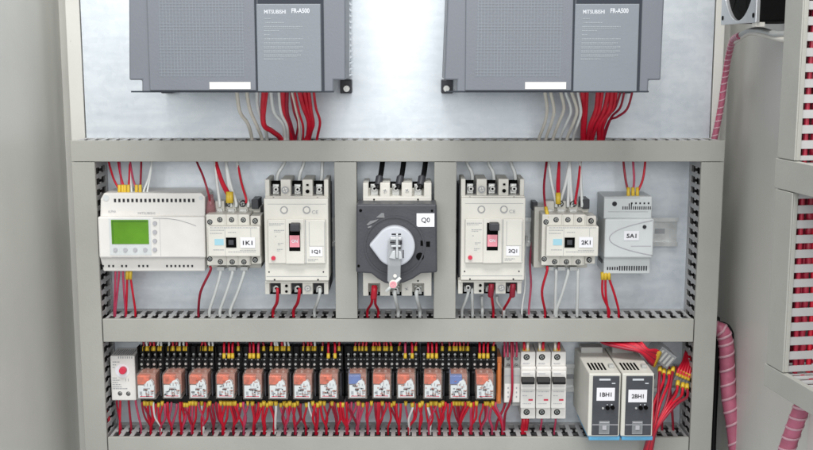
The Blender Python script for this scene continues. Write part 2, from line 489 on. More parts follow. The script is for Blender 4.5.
# ------------------------------------------------------------------ controller
def make_controller():
    t = thing('logic_controller', 'white programmable controller with a green screen and round keys', 'controller', P(153, 272, 0))
    m = MB()
    m.pp([(104, 193), (201, 193), (205, 197), (205, 218), (100, 218), (100.5, 199)], .004, .055)
    m.build('upper_housing', 'white', t, .0012); m = MB()
    m.pp([(99.5, 256), (205, 256), (205, 271.3), (103.5, 271.3)], .004, .055)
    m.build('lower_housing', 'white', t, .0012)
    m = MB().pb(98.3, 217, 205.2, 258, .01, .066); fr = m.build('front_panel', 'white', t, .0018)
    m = MB().pb(109.2, 218.6, 151, 255.3, .066, .0664)
    m.build('bezel', 'pale', fr)
    m = MB().pb(111.3, 219.9, 148.6, 244.2, .0655, .0670); sc = m.build('screen', 'lcd', fr, .0004)
    m = MB()
    for j in range(4):
        pass
    m = MB().pb(112.5, 221, 147.5, 222.0, .0670, .0672); m.pb(112.4, 221, 113.2, 243.4, .0670, .0672); m.build('screen_rim', 'lcd_dark', sc)
    for x, y in [(115.2, 250), (125.2, 250), (135, 250), (145, 250), (154.6, 250), (154.6, 241.2), (154.6, 232.4), (154.6, 223.6)]:
        MB().pc(x, y, .066, .0675, 2.35, 18, 2.0).build('button', 'button', fr)
    # arched seam on the front panel
    pts = [P(x, y, .0663) for x, y in [(153, 218.2), (160, 218.2), (170, 218.8), (180, 220.6), (190, 223.6), (196, 226)]]
    MB().tube(pts, .0003, 6).build('seam', 'print_grey', fr)
    g = MB().pb(160, 218.8, 160.3, 256, .066, .0662); g.pb(112, 257.0, 200, 257.4, .066, .0662); g.build('seam', 'button', fr)
    h = MB(); s = MB()
    for i in range(19): h.pb(113.9 + i * 4.35, 198.8, 116.1 + i * 4.35, 202.2, .0550, .0553)
    for a, e in ((103, 104), (109, 114), (122, 127), (139, 148), (167, 194)):
        x = a
        while x <= e + .1: h.pb(x - .9, 265, x + .9, 267.2, .0550, .0553); x += 4.2
    h.build('terminal_hole', 'print_dark', t)['kind'] = 'stuff'
    MB().pc(106, 198, .055, .0556, 3).build('corner_boss', 'pale', t); MB().pc(201, 198, .055, .0556, 2.2).build('corner_boss', 'pale', t)
    text('MITSUBISHI', 146.5, 213.2, 2.2, .0552, 'print_grey', t, wid=17)
    text('ALPHA', 112, 211.5, 2.6, .0552, 'button', t, wid=8)
    text('OUTPUT', 114, 261.5, 1.8, .0552, 'button', t, wid=16) if False else None
    return t
make_controller()

# ------------------------------------------------------------------ contactors
def make_contactor():
    t = thing('contactor', 'left contactor, marked 1K1, beside the controller with the green screen', 'contactor', P(233, 268, 0), 'small contactors on the upper rail')
    m = MB()
    m.pb(207, 207, 261, 268, .001, .040)
    m.build('base', 'cream2', t, .0012)
    m = MB().pb(206.5, 214.5, 250, 265.5, .040, .072); m.pb(250.6, 216, 261, 264, .040, .070); m.build('body', 'cream', t, .001)
    f = MB().pb(208, 226.5, 260, 256.5, .070, .084)
    face = f.build('front_block', 'cream', t, .001)
    # screw terminals, top rows and bottom rows
    hd = MB(); sl = MB(); tw = MB()
    for x, y in [(209.8, 222), (219.8, 219.8), (231.6, 219.8), (243.3, 220), (209.8, 259), (220.4, 261.8), (232.2, 262), (243.9, 262), (255, 221), (255, 260)]:
        screw(hd, sl, x, y, .0724, 2.0, db=.069)
    for x, y in [(229.3, 203.8), (242.5, 203.8)]:
        screw(hd, sl, x, y, .050, 2.4, db=.045)
    each(hd, 'terminal_screw', 'zinc_yellow', t); each(sl, 'terminal_recess', 'print_dark', t)
    for x in (219.8, 231.6, 243.3):
        tw.pb(x - 4.6, 201, x + 4.6, 213, .030, .046)
    each(tw, 'terminal_block', 'cream2', t, .0008)
    k = MB()
    for x in (219, 231, 243): k.pb(x - 3.6, 209, x + 3.6, 213.4, .046, .0475)
    for x in (220.5, 232, 244): k.pb(x - 3.8, 266.8, x + 3.8, 270.8, .036, .056)
    each(k, 'terminal_clamp', 'nickel', t, .0004)
    w = MB()
    for x in (225.6, 237.4, 248.8): w.pb(x - .5, 215, x + .5, 226, .0718, .0745); w.pb(x - .5, 256.8, x + .5, 265, .0718, .0745)
    each(w, 'barrier', 'cream2', t)
    MB().pb(214.6, 239, 223.6, 245.2, .084, .0844).build('brand_plate', 'skyblue', t)
    MB().pb(226, 237.6, 236.2, 247.6, .084, .0848).build('slider_window', 'hole', t)
    MB().pb(228.4, 240, 233.6, 245, .0848, .0853).build('slider', 'softblack', t, .0003)
    g = MB()
    dash(g, 210, 227.3, 257, .8, .084, .0842); dash(g, 210, 229.9, 224, .7, .084, .0842); dash(g, 213, 249.5, 224, .8, .084, .0842); dash(g, 240, 250, 256, .7, .084, .0842); dash(g, 228, 251.6, 256, .7, .084, .0842); dash(g, 228, 232, 236, .7, .084, .0842)
    dash(g, 210, 233, 222, .7, .084, .0842); g.pb(225, 228, 225.3, 256, .084, .0842); g.pb(250.6, 228, 250.9, 238, .084, .0842)
    g.build('printed_lines', 'print_grey', t)
    # dark surge block and side recesses at the sides
    q = MB().pb(251.5, 199.5, 258.5, 209, .020, .050); q.build('coil_terminal', 'softblack', t, .0008)
    X0, X1, Z0, Z1 = RC(206.5, 214, 261, 266, .07)
    r = MB()
    for xa, xb in ((X1 - .0002, X1 + .0004), (X0 - .0004, X0 + .0002)):
        for j in range(3):
            zz = Z0 + .006 + j * .017
            r.box(xa, xb, -.034, -.012, zz, zz + .009)
    each(r, 'side_recess', 'softblack', t)
    q = MB().box(X0 - .006, X0, -.03, -.008, Z1 - .002, Z1 + .008); q.build('side_contact', 'softblack', t, .0008)
    return t
km = make_contactor()
km2 = copy_tree(km)
km2.location = km.location + Vector((P(572 + 0.5, 240, .084).x - P(234, 240, .084).x, 0, 0))
km2['label'] = 'right contactor, marked 2K1, beside the pale power supply'
def tagplate(par, s, x0, y0, x1, y1, d, h=None, name='name_tag'):
    m = MB().pb(x0, y0, x1, y1, d, d + .0004); lp = m.build(name, 'label', par)
    text(s, (x0 + x1) / 2, (y0 + y1) / 2 + .2, h or 4.3, d + .0005, 'print_dark', lp, wid=(x1 - x0) * .66, bold=.025)
tagplate(km, '1K1', 240.3, 237.4, 255, 248, .0845)
tagplate(km2, '2K1', 579, 237, 593, 247.6, .0845)

# ------------------------------------------------------------------ moulded-case breakers
def make_breaker():
    t = thing('circuit_breaker', 'left moulded case breaker, marked 1Q1, wires reaching its top', 'circuit breaker', P(296, 293, 0), 'large moulded case breakers')
    m = MB().pb(266, 186, 329.5, 290, .001, .052); m.build('base', 'softblack', t, .001)  # dark base carries the shade along the breaker's sides in its colour
    m = MB().pb(264.5, 198.5, 328.5, 281, .035, .078); m.build('body', 'cream', t, .0012)
    # terminal decks with open pockets: walls between pockets
    m = MB()
    for y0, y1 in ((179.5, 199), (281, 294.5)):
        for a, e in ((265, 269.5), (280.7, 290.8), (302.4, 312.6), (324, 328.3)):
            m.pb(a, y0, e, y1, .02, .066)
        if y0 < 200: m.pb(265, 196.3, 328.3, 199, .02, .0702)
        else: m.pb(265, 281, 328.3, 283.2, .02, .0702)
        m.build('terminal_shroud', 'cream', t, .0008); m = MB()
    k = MB(); s = MB(); dk = MB(); cl = MB()
    for cx in (275, 296.6, 318.3):
        for y0, y1, ys in ((181, 195.8, 189.5), (283.6, 294, 288.5)):
            dk.pb(cx - 5.2, y0, cx + 5.2, y1, .045, .050)
            cl.pb(cx - 2.4, y0 + 3.2, cx + 4.2, y1 - 1.6, .050, .054)
            k.pc(cx + .9, ys, .054, .060, 3.3, 16, 2.8)
            s.pc(cx + .9, ys, .060, .0603, 1.3, 6)
    each(dk, 'terminal_pocket', 'hole', t); each(cl, 'terminal_clamp', 'nickel', t, .0005); each(k, 'terminal_screw', 'screw', t, .0004)
    s.pb(306.3, 184, 308.6, 186, .070, .0705); s.pc(307.5, 191.4, .070, .0705, 1.9); s.pc(286.4, 286, .070, .0705, 1.5); s.pc(286.4, 291.6, .070, .0705, 1.4)
    s.pc(274, 198, .0702, .0706, .8) if False else None
    each(s, 'screw_hole', 'hole', t)
    h = MB(); r = MB()
    screw(h, r, 285, 190, .0705, 2.7, db=.0699); screw(h, r, 307.6, 288.5, .0705, 2.4, db=.0699)
    h.pc(284, 210, .078, .0788, 3.0, 20, 2.6); h.pc(306.6, 210, .078, .0788, 3.0, 20, 2.6); r.ring(tuple(P(284, 210, .0782)), (0, -1, 0), 3.9 * PXM(.078), 3.1 * PXM(.078), .0004, 24); r.ring(tuple(P(306.6, 210, .0782)), (0, -1, 0), 3.9 * PXM(.078), 3.1 * PXM(.078), .0004, 24)
    each(h, 'fixing_screw', 'cream', t); each(r, 'screw_recess', 'print_grey', t)
    m = MB().pb(268, 219.8, 325.6, 263.6, .078, .083); fb = m.build('front_panel', 'cream', t, .0008)
    m = MB().pb(285.6, 219.2, 304.2, 264, .083, .0855); m.build('lever_frame', 'cream', fb, .0006)
    m = MB().pb(289, 223.4, 300.2, 251, .0855, .0859); m.build('lever_slot', 'hole', fb)
    m = MB().pb(289.8, 224, 299.6, 231.6, .0858, .0975); lv = m.build('lever', 'softblack', fb, .0012)
    m = MB().pb(289.6, 235.4, 299.6, 247.2, .0859, .0864); of = m.build('state_window', 'pink', fb)
    text('ON', 294.6, 241.2, 3.2, .0865, 'label', of, wid=6, bold=.03)
    m = MB().pc(273.2, 258.5, .083, .0852, 2.3, 18, 2.0); m.build('trip_button', 'redbutton', fb)
    g = MB()
    g.pb(267.5, 203.9, 326, 204.3, .078, .0782); g.pb(266.5, 276.2, 327, 276.7, .078, .0782)
    g.pb(305.3, 220, 306.0, 263.8, .083, .0834); g.pb(309, 222, 309.4, 246, .083, .0832); g.pb(324.3, 222, 324.7, 262, .083, .0832)
    g.pb(309, 246, 324, 246.3, .083, .0832)
    for y, a, e in ((223.4, 269, 284), (230, 274, 284), (236, 275, 277), (243, 278, 284), (249, 277, 283), (259, 308, 318)):
        dash(g, a, y, e, .8, .083, .0832); dash(g, a, y + 1.6, e - 3, .6, .083, .0832)
    g.build('printed_lines', 'print_grey', t)
    g = MB().pc(273.5, 198, .0702, .0706, .9); g.pc(317.5, 198, .0702, .0706, .9); g.pc(274.6, 279.8, .078, .0783, .9); g.pc(318, 279.8, .078, .0783, .9); g.pc(269, 272, .078, .0783, .8); g.pc(323.4, 272, .078, .0783, .8)
    g.build('pole_mark', 'print_dark', t)
    text('CE', 315, 212, 3.2, .0783, 'print_grey', t, wid=6)
    return t
q1 = make_breaker()
q2 = copy_tree(q1)
sh = P(461.5, 220, .078) - P(264.5, 220, .078); q2.location = q1.location + Vector((sh.x, 0, P(490, 264, .085).z - P(295, 264.6, .085).z))
q2['label'] = 'right moulded case breaker, marked 2Q1, with red lugs below'
tagplate(q1, '1Q1', 309.5, 247, 322.5, 256.4, .0833)
tagplate(q2, '2Q1', 506.2, 246.3, 519.4, 255.8, .0833)

# ------------------------------------------------------------------ main rotary switch
def make_main():
    t = thing('rotary_main_switch', 'black fronted main switch with a silver rotary handle, marked Q0', 'switch', P(397, 296, 0))
    m = MB().pb(365, 188, 431, 292, .001, .05); m.build('base', 'cream2', t, .001)
    m = MB()
    for y0, y1 in ((183, 204), (272, 296)):
        for a, e in ((363, 368.4), (380, 390), (401.6, 412.2), (424, 431.5)):
            m.pb(a, y0, e, y1, .02, .068)
        if y0 < 200: m.pb(363, 196.6, 431.5, 206, .02, .0682)
        else: m.pb(363, 270, 431.5, 283.5, .02, .0682)
        m.build('terminal_shroud', 'cream', t, .0008); m = MB()
    k = MB(); s = MB(); dk = MB(); cl = MB()
    for cx in (374.3, 395.8, 418):
        for y0, y1, ys in ((182, 196.5, 188.6), (283.6, 295.5, 290)):
            dk.pb(cx - 5.5, y0, cx + 5.5, y1, .044, .049); cl.pb(cx - 3.9, y0 + 2, cx + 3.9, y1 - 1.2, .049, .054)
            k.pc(cx, ys, .054, .060, 3.3, 16, 2.8); s.pc(cx, ys, .060, .0604, 1.3, 6)
    h = MB(); r = MB()
    screw(h, r, 385, 190.6, .068, 2.5, db=.065); screw(h, r, 407, 190.4, .068, 2.5, db=.065); screw(h, r, 406.6, 289, .068, 2.5, db=.065)
    s.pc(374, 199.5, .0682, .0686, .9); s.pc(418, 199.5, .0682, .0686, .9); s.pc(418, 281, .0682, .0686, .9)
    each(dk, 'terminal_pocket', 'hole', t); each(cl, 'terminal_clamp', 'nickel', t, .0005); each(k, 'terminal_screw', 'screw', t, .0004)
    each(s, 'screw_hole', 'hole', t); each(h, 'fixing_screw', 'cream', t); each(r, 'screw_recess', 'print_grey', t)
    d = .100
    m = MB().pp([(356.3, 204.4), (436.8, 204.4), (437.3, 272.6), (421, 273.6), (412, 279.5), (403, 283.2), (393, 284.6), (385, 283.2), (378, 279), (371.5, 273.8), (356, 272.6)], .06, d)
    hs = m.build('front_box', 'charcoal', t, .0018)
    m = MB()
    c = P(394.5, 246, d)
    m.ring((c.x, -d, c.z), (0, -1, 0), 30.5 * PXM(d), 28.8 * PXM(d), .0012, 48)
    m.build('dial_ring', 'charcoal', hs)
    g = MB().pp([(376, 217.6), (381.5, 213), (384, 213.2), (384.6, 217.8)], d, d + .0008); g.pp([(366.5, 224.8), (370, 221.2), (379, 219.2), (375, 222), (368, 225.4)], d, d + .0008)
    g.pp([(367.5, 227), (371.8, 225.4), (372, 227), (368.2, 228.2)], d, d + .0008)
    g.build('dial_mark', 'charcoal_hi', hs)
    g = MB().pb(420.5, 240.6, 424.8, 245.8, d, d + .0006); g.pb(426.2, 241.6, 430, 246.8, d, d + .0006); g.pc(420, 256.6, d, d + .0006, 4.0)
    g.pc(358.6, 266, d, d + .0006, 1.3); g.pc(360.6, 210.6, d, d + .0006, 1.5); g.pc(432, 210.8, d, d + .0006, 1.2)
    each(g, 'cover_hole', 'hole', hs)
    # teardrop dial
    k2 = d + .012
    pts = []
    cx, cy, rr = 394.8, 246.6, 20.2
    for i in range(40):
        a = math.radians(138) - i * math.radians(276) / 39
        pts.append((cx + rr * math.cos(a), cy - rr * math.sin(a)))
    pts.append((369.0, 245.6))
    m = MB().pp(pts, d, k2); dial = m.build('pointer_dial', 'knob', t, .0018)
    # lever with embossed grip
    g = MB().pp([(388, 240), (401.5, 240), (400.4, 281), (397, 286.5), (391, 286.5), (387.3, 281)], k2 + .002, k2 + .008)
    ln = g.build('lever_arm', 'smoky', t, .001)
    g = MB()
    g.pb(390.2, 237.4, 401.6, 240.0, k2, k2 + .009); g.pb(391, 245.4, 400.8, 247.2, k2 + .002, k2 + .0095); g.pb(396, 234, 398.2, 258, k2 + .001, k2 + .0105)
    g.pp([(389, 258), (392.5, 251), (395.5, 250.5), (395.5, 259.5)], k2 + .002, k2 + .0095); g.pp([(398.6, 250.5), (401.4, 252), (402.4, 259), (398.6, 259.5)], k2 + .002, k2 + .0095)
    g.build('grip', 'alu', ln, .0005)
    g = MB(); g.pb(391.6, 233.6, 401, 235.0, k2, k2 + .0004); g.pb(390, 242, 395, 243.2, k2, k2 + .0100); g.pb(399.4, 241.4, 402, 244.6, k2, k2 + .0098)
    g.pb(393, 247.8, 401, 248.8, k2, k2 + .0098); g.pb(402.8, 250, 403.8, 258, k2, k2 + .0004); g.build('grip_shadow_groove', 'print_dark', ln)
    # padlock slide: pinkish pin with a crossbar
    z = k2 + .008
    g = MB().pc(393.2, 284.6, z - .004, z + .003, 4.5, 24, 4.0); g.build('pivot', 'cream', ln)
    p = MB(); c0 = P(386, 291.4, z + .001); c1 = P(400.4, 277.8, z + .001); p.tube([c0, c1], .0018, 8, 1); p.build('cross_pin', 'whitewire', ln)
    g = MB(); a = P(393.2, 284.6, z + .003); g.ring((a.x, -z - .003, a.z), (0, -1, 0), .0036, .0021, .001, 24); g.pc(393.2, 284.6, z + .003, z + .004, 1.1)
    g.build('pivot_mark', 'pink', ln)
    g = MB().pc(395, 276, z, z + .0015, 1.8, 16); g.build('rivet', 'white', ln)
    lp = MB().pb(416.6, 213.4, 434.4, 226.8, d, d + .0006).build('name_tag', 'label', t)
    text('Q0', 425.6, 220.4, 5.6, d + .0007, 'print_dark', lp, wid=8.6, bold=.01)
    return t
make_main()

# ------------------------------------------------------------------ power supply
def make_psu():
    t = thing('power_supply', 'pale power supply with a curved line on its face, marked 5A1', 'power supply', P(630, 273, 0))
    MB().pb(604, 196.5, 652, 219.3, .001, .048).build('upper_housing', 'pale', t, .0012); MB().pb(603.8, 256, 650.4, 273.8, .001, .046).build('lower_housing', 'pale', t, .0012)
    m = MB().pb(604.6, 219, 653.6, 258, .004, .058); f = m.build('front_panel', 'pale', t, .0018)
    pts = []
    for i in range(25):
        u = -1 + 2 * i / 24
        pts.append(P(609.5 + 43 * abs(u) ** 2.1, 238.5 + 18.2 * u * (1 if u < 0 else .93) , .0581))
    MB().tube(pts, .00055, 6, 2).build('curved_line', 'button', f)
    h = MB().pc(614.6, 203.9, .048, .0484, 2.4); 
    for i in range(14): 
        x = 622.5 + i * 2.1
        y0 = 203.4 if i in (3, 4) else 206.4
        h.pb(x, y0, x + 1.0, 209.6, .048, .0483)
    for i in range(5): h.pb(631 + i * 4.2, 202.4, 632.6 + i * 4.2, 204.2, .048, .0483)
    for i in range(17):
        x = 607 + i * 2.42
        a, e = (266, 270.6) if i > 4 else (267, 270)
        h.pb(x, a, x + 1.25, e, .046, .0464)
    h.build('vent', 'print_dark', t)['kind'] = 'stuff'
    m = MB().pc(644.6, 227, .058, .0588, 1.9); m.build('indicator', 'print_dark', f)
    g = MB().pb(631, 245.8, 651, 246.6, .058, .0582); g.build('printed_lines', 'button', f)
    g = MB().pb(605, 197.5, 640, 198.1, .048, .0482); g.pb(608, 211.6, 648, 212, .048, .0482); g.build('printed_lines', 'print_grey', t)
    # side vents
    X0, X1, Z0, Z1 = RC(604, 197, 652, 273, .046)
    m = MB()
    for j in range(6): m.box(X0 - .0003, X0 + .0002, -.038, -.012, Z0 + .010 + j * .011, Z0 + .014 + j * .011)
    m.build('side_vent', 'softblack', t)
    tagplate(t, '5A1', 624, 231, 639, 240.4, .0583)
make_psu()

# ------------------------------------------------------------------ thermostat
def make_thermo():
    t = thing('thermostat', 'small white thermostat with a red dial, left end of the relay row', 'thermostat', P(123, 401, 0))
    m = MB().pb(110.8, 356, 135.4, 400.6, .003, .040); m.build('housing', 'white', t, .0012)
    h = MB()
    X0, X1, Z0, Z1 = RC(111, 356, 135.2, 400, .04)
    for i in range(9): h.box(X0 + .003 + i * .0026, X0 + .0042 + i * .0026, -.037, -.012, Z1 - .0002, Z1 + .0004)
    for i in range(7): h.pb(118 + i * 2.2, 356.6, 119 + i * 2.2, 358.6, .040, .0403)
    h.build('vent', 'print_grey', t)['kind'] = 'stuff'
    m = MB().pc(122.2, 371, .040, .0406, 7.2, 32); m.build('scale_disc', 'label', t)
    m = MB().pc(122.2, 371.2, .0406, .046, 3.9, 24, 3.5); m.build('dial', 'redbutton', t, .0004)
    g = MB()
    for y, a, e in ((361.6, 112.6, 119.6), (364.4, 112.6, 116), (377.6, 112.6, 117), (379.8, 112.6, 120), (382, 112.6, 118), (384.2, 112.6, 121), (386.4, 112.6, 122.4), (388.2, 112.6, 128), (367, 112.6, 114.6)):
        dash(g, a, y, e, 1.0, .040, .0402)
    g.pb(125.4, 378.6, 126, 381.4, .040, .0402); g.pb(128, 378.6, 128.6, 381.4, .040, .0402)
    g.build('printed_lines', 'print_grey', t)
    h = MB(); r = MB(); screw(h, r, 120, 393.6, .0402, 1.7); screw(h, r, 128.3, 393.8, .0402, 1.7)
    each(h, 'terminal_screw', 'nickel', t); r.build('screw_recess', 'print_dark', t)
make_thermo()

# ------------------------------------------------------------------ relays
RN = ['first', 'second', 'third', 'fourth', 'fifth', 'sixth', 'seventh', 'eighth', 'ninth', 'tenth', 'eleventh', 'twelfth', 'thirteenth', 'fourteenth']
RX = [147.2 + 26.08 * i for i in range(14)]
def make_relay():
    c = 147.2
    # built about x = 412.6 so that nothing leans on the lens, then moved
    c = 407.9
    t = thing('relay', 'x', 'relay', P(c, 404, 0), 'plug-in relays in a row on the lower rail')
    m = MB().pb(c - 12.6, 350, c + 12.6, 402, .002, .030)
    m.pb(c - 12.6, 357.5, c + 12.6, 370, .030, .040)
    m.pb(c - 12.6, 396, c + 12.6, 403.5, .025, .038)
    m.pb(c - 12.6, 346.5, c + 12.6, 353.5, .020, .0335)
    for x in (-12.4, -6.3, 0, 6.3, 12.4):
        m.pb(c + x - .45, 347, c + x + .45, 370, .030, .045)
    so = m.build('socket', 'black', t, .0006)
    for (y, d) in ((354.6, .0335), (364.2, .0405)):
        for x in (-9.5, -3.2, 3.1, 9.4):
            k = MB().pc(c + x, y, d - .002, d + .0008, 1.55, 12, 1.3); k.build('terminal_screw', 'screw', so)
    k = MB()
    for x in (-9.4, -6.3, -3.1, 0, 3.1, 6.3, 9.4): k.pb(c + x - .8, 359.0, c + x + .9, 360.0, .040, .0404)
    for x in (-9.5, -3.2, 3.1, 9.4): k.pb(c + x - .9, 367.6, c + x + .9, 368.5, .040, .0404)
    k.build('socket_marking', 'nickel', so)
    k = MB().pb(c - 11.6, 371, c + 11.6, 373, .030, .0335); k.build('marker_strip', 'charcoal', so)
    X0, X1, Z0, Z1 = RC(c - 9.7, 374.2, c + 9.7, 399.4, .068)
    # clear case with a sloping shoulder
    prof = [(-.036, Z0), (-.068, Z0), (-.068, Z1 - .002), (-.064, Z1), (-.036, Z1)]
    MB().side(X0, X1, prof).build('clear_case', 'clear', t, .001)
    m = MB().box(X0 + .0010, X1 - .0075, -.0668, -.040, Z1 - .0128, Z1 - .0022); m.build('coil', 'brick_orange', t, .0008)
    m = MB().box(X1 - .0085, X1 - .0015, -.060, -.040, Z0 + .004, Z1 - .002); m.box(X0 + .002, X1 - .002, -.060, -.040, Z1 - .0018, Z1 - .0008); m.build('contact_frame', 'coil_brown', t, .0005)
    m = MB().pb(c - 8.2, 385.6, c + 8.0, 398.0, .063, .0683); lb = m.build('printed_label', 'pale', t, .0004)
    m = MB().pp([(c + 1, 381.4), (c + 5, 380), (c + 7, 383), (c + 7.2, 387), (c - 3, 387)], .062, .0684); m.build('armature_plate', 'pale', t, .0003)
    g = MB()
    g.pb(c - 6.4, 391.4, c - 4.0, 394.6, .0683, .0686); 
    for x in (-.6, 2, 4.6): g.pb(c + x, 391, c + x + 1.2, 394.8, .0683, .0686)
    g.pb(c - 2.6, 388, c + 4, 388.8, .0683, .0686)
    for x in (-1.8, 1.2, 4.4): g.pb(c + x, 383 + abs(x) * .3, c + x + .8, 386, .0684, .0687)
    g.build('printed_marks', 'print_grey', lb)
    MB().pb(c - 6.4, 396, c + 6.4, 396.6, .0683, .0686).build('printed_marks', 'redbutton', lb)
    m = MB(); m.pb(c + 10.2, 374, c + 11.4, 396, .03, .050); m.build('retaining_clip', 'charcoal', t, .0005)
    return t
r0 = make_relay()
base = Vector(r0.location)
for i, x in enumerate(RX):
    o = r0 if i == 0 else copy_tree(r0)
    o.location = base + Vector((P(x, 385, .068).x - P(407.9, 385, .068).x, 0, 0))
    blue = i in (8, 12)
    pl = next(ch for ch in o.children if ch.name.startswith('printed_label'))
    bpy.context.view_layer.update()
    for mt_, cnt in (('print_dark', 5), ('coil_brown', 5)):
        mm = MB()
        for _ in range(cnt):
            ax_, ay_ = random.uniform(-7.6, 6.2), random.uniform(376.5, 396.5)
            if mt_ == 'print_dark': ay_ = random.uniform(385.5, 396.5)
            dash(mm, x + ax_, ay_, x + min(ax_ + random.uniform(1, 3.5), 7.8), random.uniform(.5, 1.1), .0682, .06885)
        mm.build('printed_marks', mt_, pl)
    o.rotation_euler = (random.uniform(-.006, .006), random.uniform(-.012, .012), random.uniform(-.03, .03))
    o['label'] = '%s relay from the left in the row, with %s coil under its clear cap' % (RN[i], 'a blue' if blue else 'an orange')
    if blue:
        for ch in o.children:
            if ch.name.startswith('coil'):
                ch.data = ch.data.copy(); ch.data.materials[0] = MATS['coil_blue']

# ------------------------------------------------------------------ terminal blocks
m = MB().pb(496.6, 357, 501.4, 404, .003, .042); m.pb(497.4, 363, 500.6, 402, .042, .045)
tag(m.build('end_plate', 'endplate', None, .0008), 'narrow orange end plate right of the last relay', 'end plate')
def make_tb():
    c = 508.0
    t = thing('terminal_block', 'x', 'terminal block', P(c, 404, 0), 'grey fused terminal blocks')
    m = MB().pb(c - 3.9, 352.5, c + 3.9, 406, .003, .036); m.pb(c - 3.9, 368.5, c + 3.9, 403, .036, .046); m.build('body', 'greyblock', t, .0008)
    h = MB(); r = MB(); screw(h, r, c, 358.6, .0362, 1.4); screw(h, r, c, 365.4, .0362, 1.4)
    each(h, 'terminal_screw', 'nickel', t); r.build('screw_recess', 'print_dark', t)
    m = MB().pb(c - 3.3, 384, c + 3.3, 402.2, .046, .0466); lb = m.build('marker', 'white', t)
    g = MB()
    for y in (387.2, 391.6, 396): g.pb(c - .5, y, c + .8, y + 1.8, .0466, .0468)
    g.build('marker_print', 'print_grey', lb)
    MB().pb(c - 3.9, 375.4, c + 3.9, 376.2, .046, .0463).build('seam', 'print_grey', t)
    return t
tb = make_tb(); tb['label'] = 'grey fused terminal block next to the orange end plate'
tb2 = copy_tree(tb); tb2.location = tb.location + Vector((P(516.3, 380, .04).x - P(508, 380, .04).x, 0, 0)); tb2['label'] = 'grey fused terminal block touching the first small breaker'

# ------------------------------------------------------------------ miniature breakers
def make_mcb():
    c = 528.2
    t = thing('miniature_breaker', 'x', 'circuit breaker', P(c, 419, 0), 'white miniature breakers with black levers')
    m = MB().pb(c - 7.3, 352, c + 7.3, 368, .003, .044); m.pb(c - 7.3, 407.8, c + 7.3, 419, .003, .044); m.pb(c - 7.4, 367, c + 7.4, 408.6, .003, .052)
    m.build('body', 'white', t, .0010)
    m = MB().pb(c - 7.2, 371.5, c + 7.2, 390, .052, .062); m.build('nose', 'white', t, .0010)
    m = MB().pb(c - 6.6, 378.3, c + 6.6, 382, .062, .0625); m.build('lever_slot', 'hole', t)
    X0, X1, Z0, Z1 = RC(c - 6.5, 378.6, c + 6.5, 384.6, .069)
    m = MB().side(X0, X1, [(-.058, Z1), (-.066, Z1 + .0002), (-.070, Z0 + .003), (-.069, Z0), (-.058, Z0 + .002)]); m.build('lever', 'black', t, .0006)
    g = MB()
    g.pb(c - 5.6, 373.4, c + 1.8, 374.1, .062, .0622); g.pb(c - 5, 375, c + 5, 375.4, .062, .0622); g.pb(c - 6, 386.4, c + 6, 386.8, .062, .0622)
    dash(g, c - 5.6, 391.4, c + 5.6, .8, .052, .0522); dash(g, c - 5.6, 395.4, c - 1, .7, .052, .0522); dash(g, c - 5.6, 403.4, c + 3, .7, .052, .0522); dash(g, c - 5, 363, c + 2, .7, .044, .0442); g.pb(c - 5.6, 364, c + 1, 364.4, .044, .0442)
    g.build('printed_lines', 'button', t)
    MB().pb(c + .2, 399.2, c + 4.6, 400.8, .052, .0523).build('state_mark', 'redbutton', t)
    h = MB(); r = MB(); screw(h, r, c - 1.6, 357.2, .0442, 2.4, 2.1, db=.040); screw(h, r, c - 1.6, 412.2, .0442, 2.4, 2.3, db=.040)
    each(h, 'terminal_screw', 'zinc_yellow', t); r.build('screw_recess', 'print_dark', t)
    return t
mc = make_mcb(); b0 = Vector(mc.location)
for i, (c, lb) in enumerate([(528.2, 'left miniature breaker of three, next to the grey terminal blocks'), (543.6, 'middle miniature breaker of the three, a white breaker on each side'), (558.9, 'right miniature breaker of three, nearest the tall converters')]):
    o = mc if i == 0 else copy_tree(mc)
    o.location = b0 + Vector((P(c, 385, .052).x - P(528.2, 385, .052).x, 0, 0)); o['label'] = lb

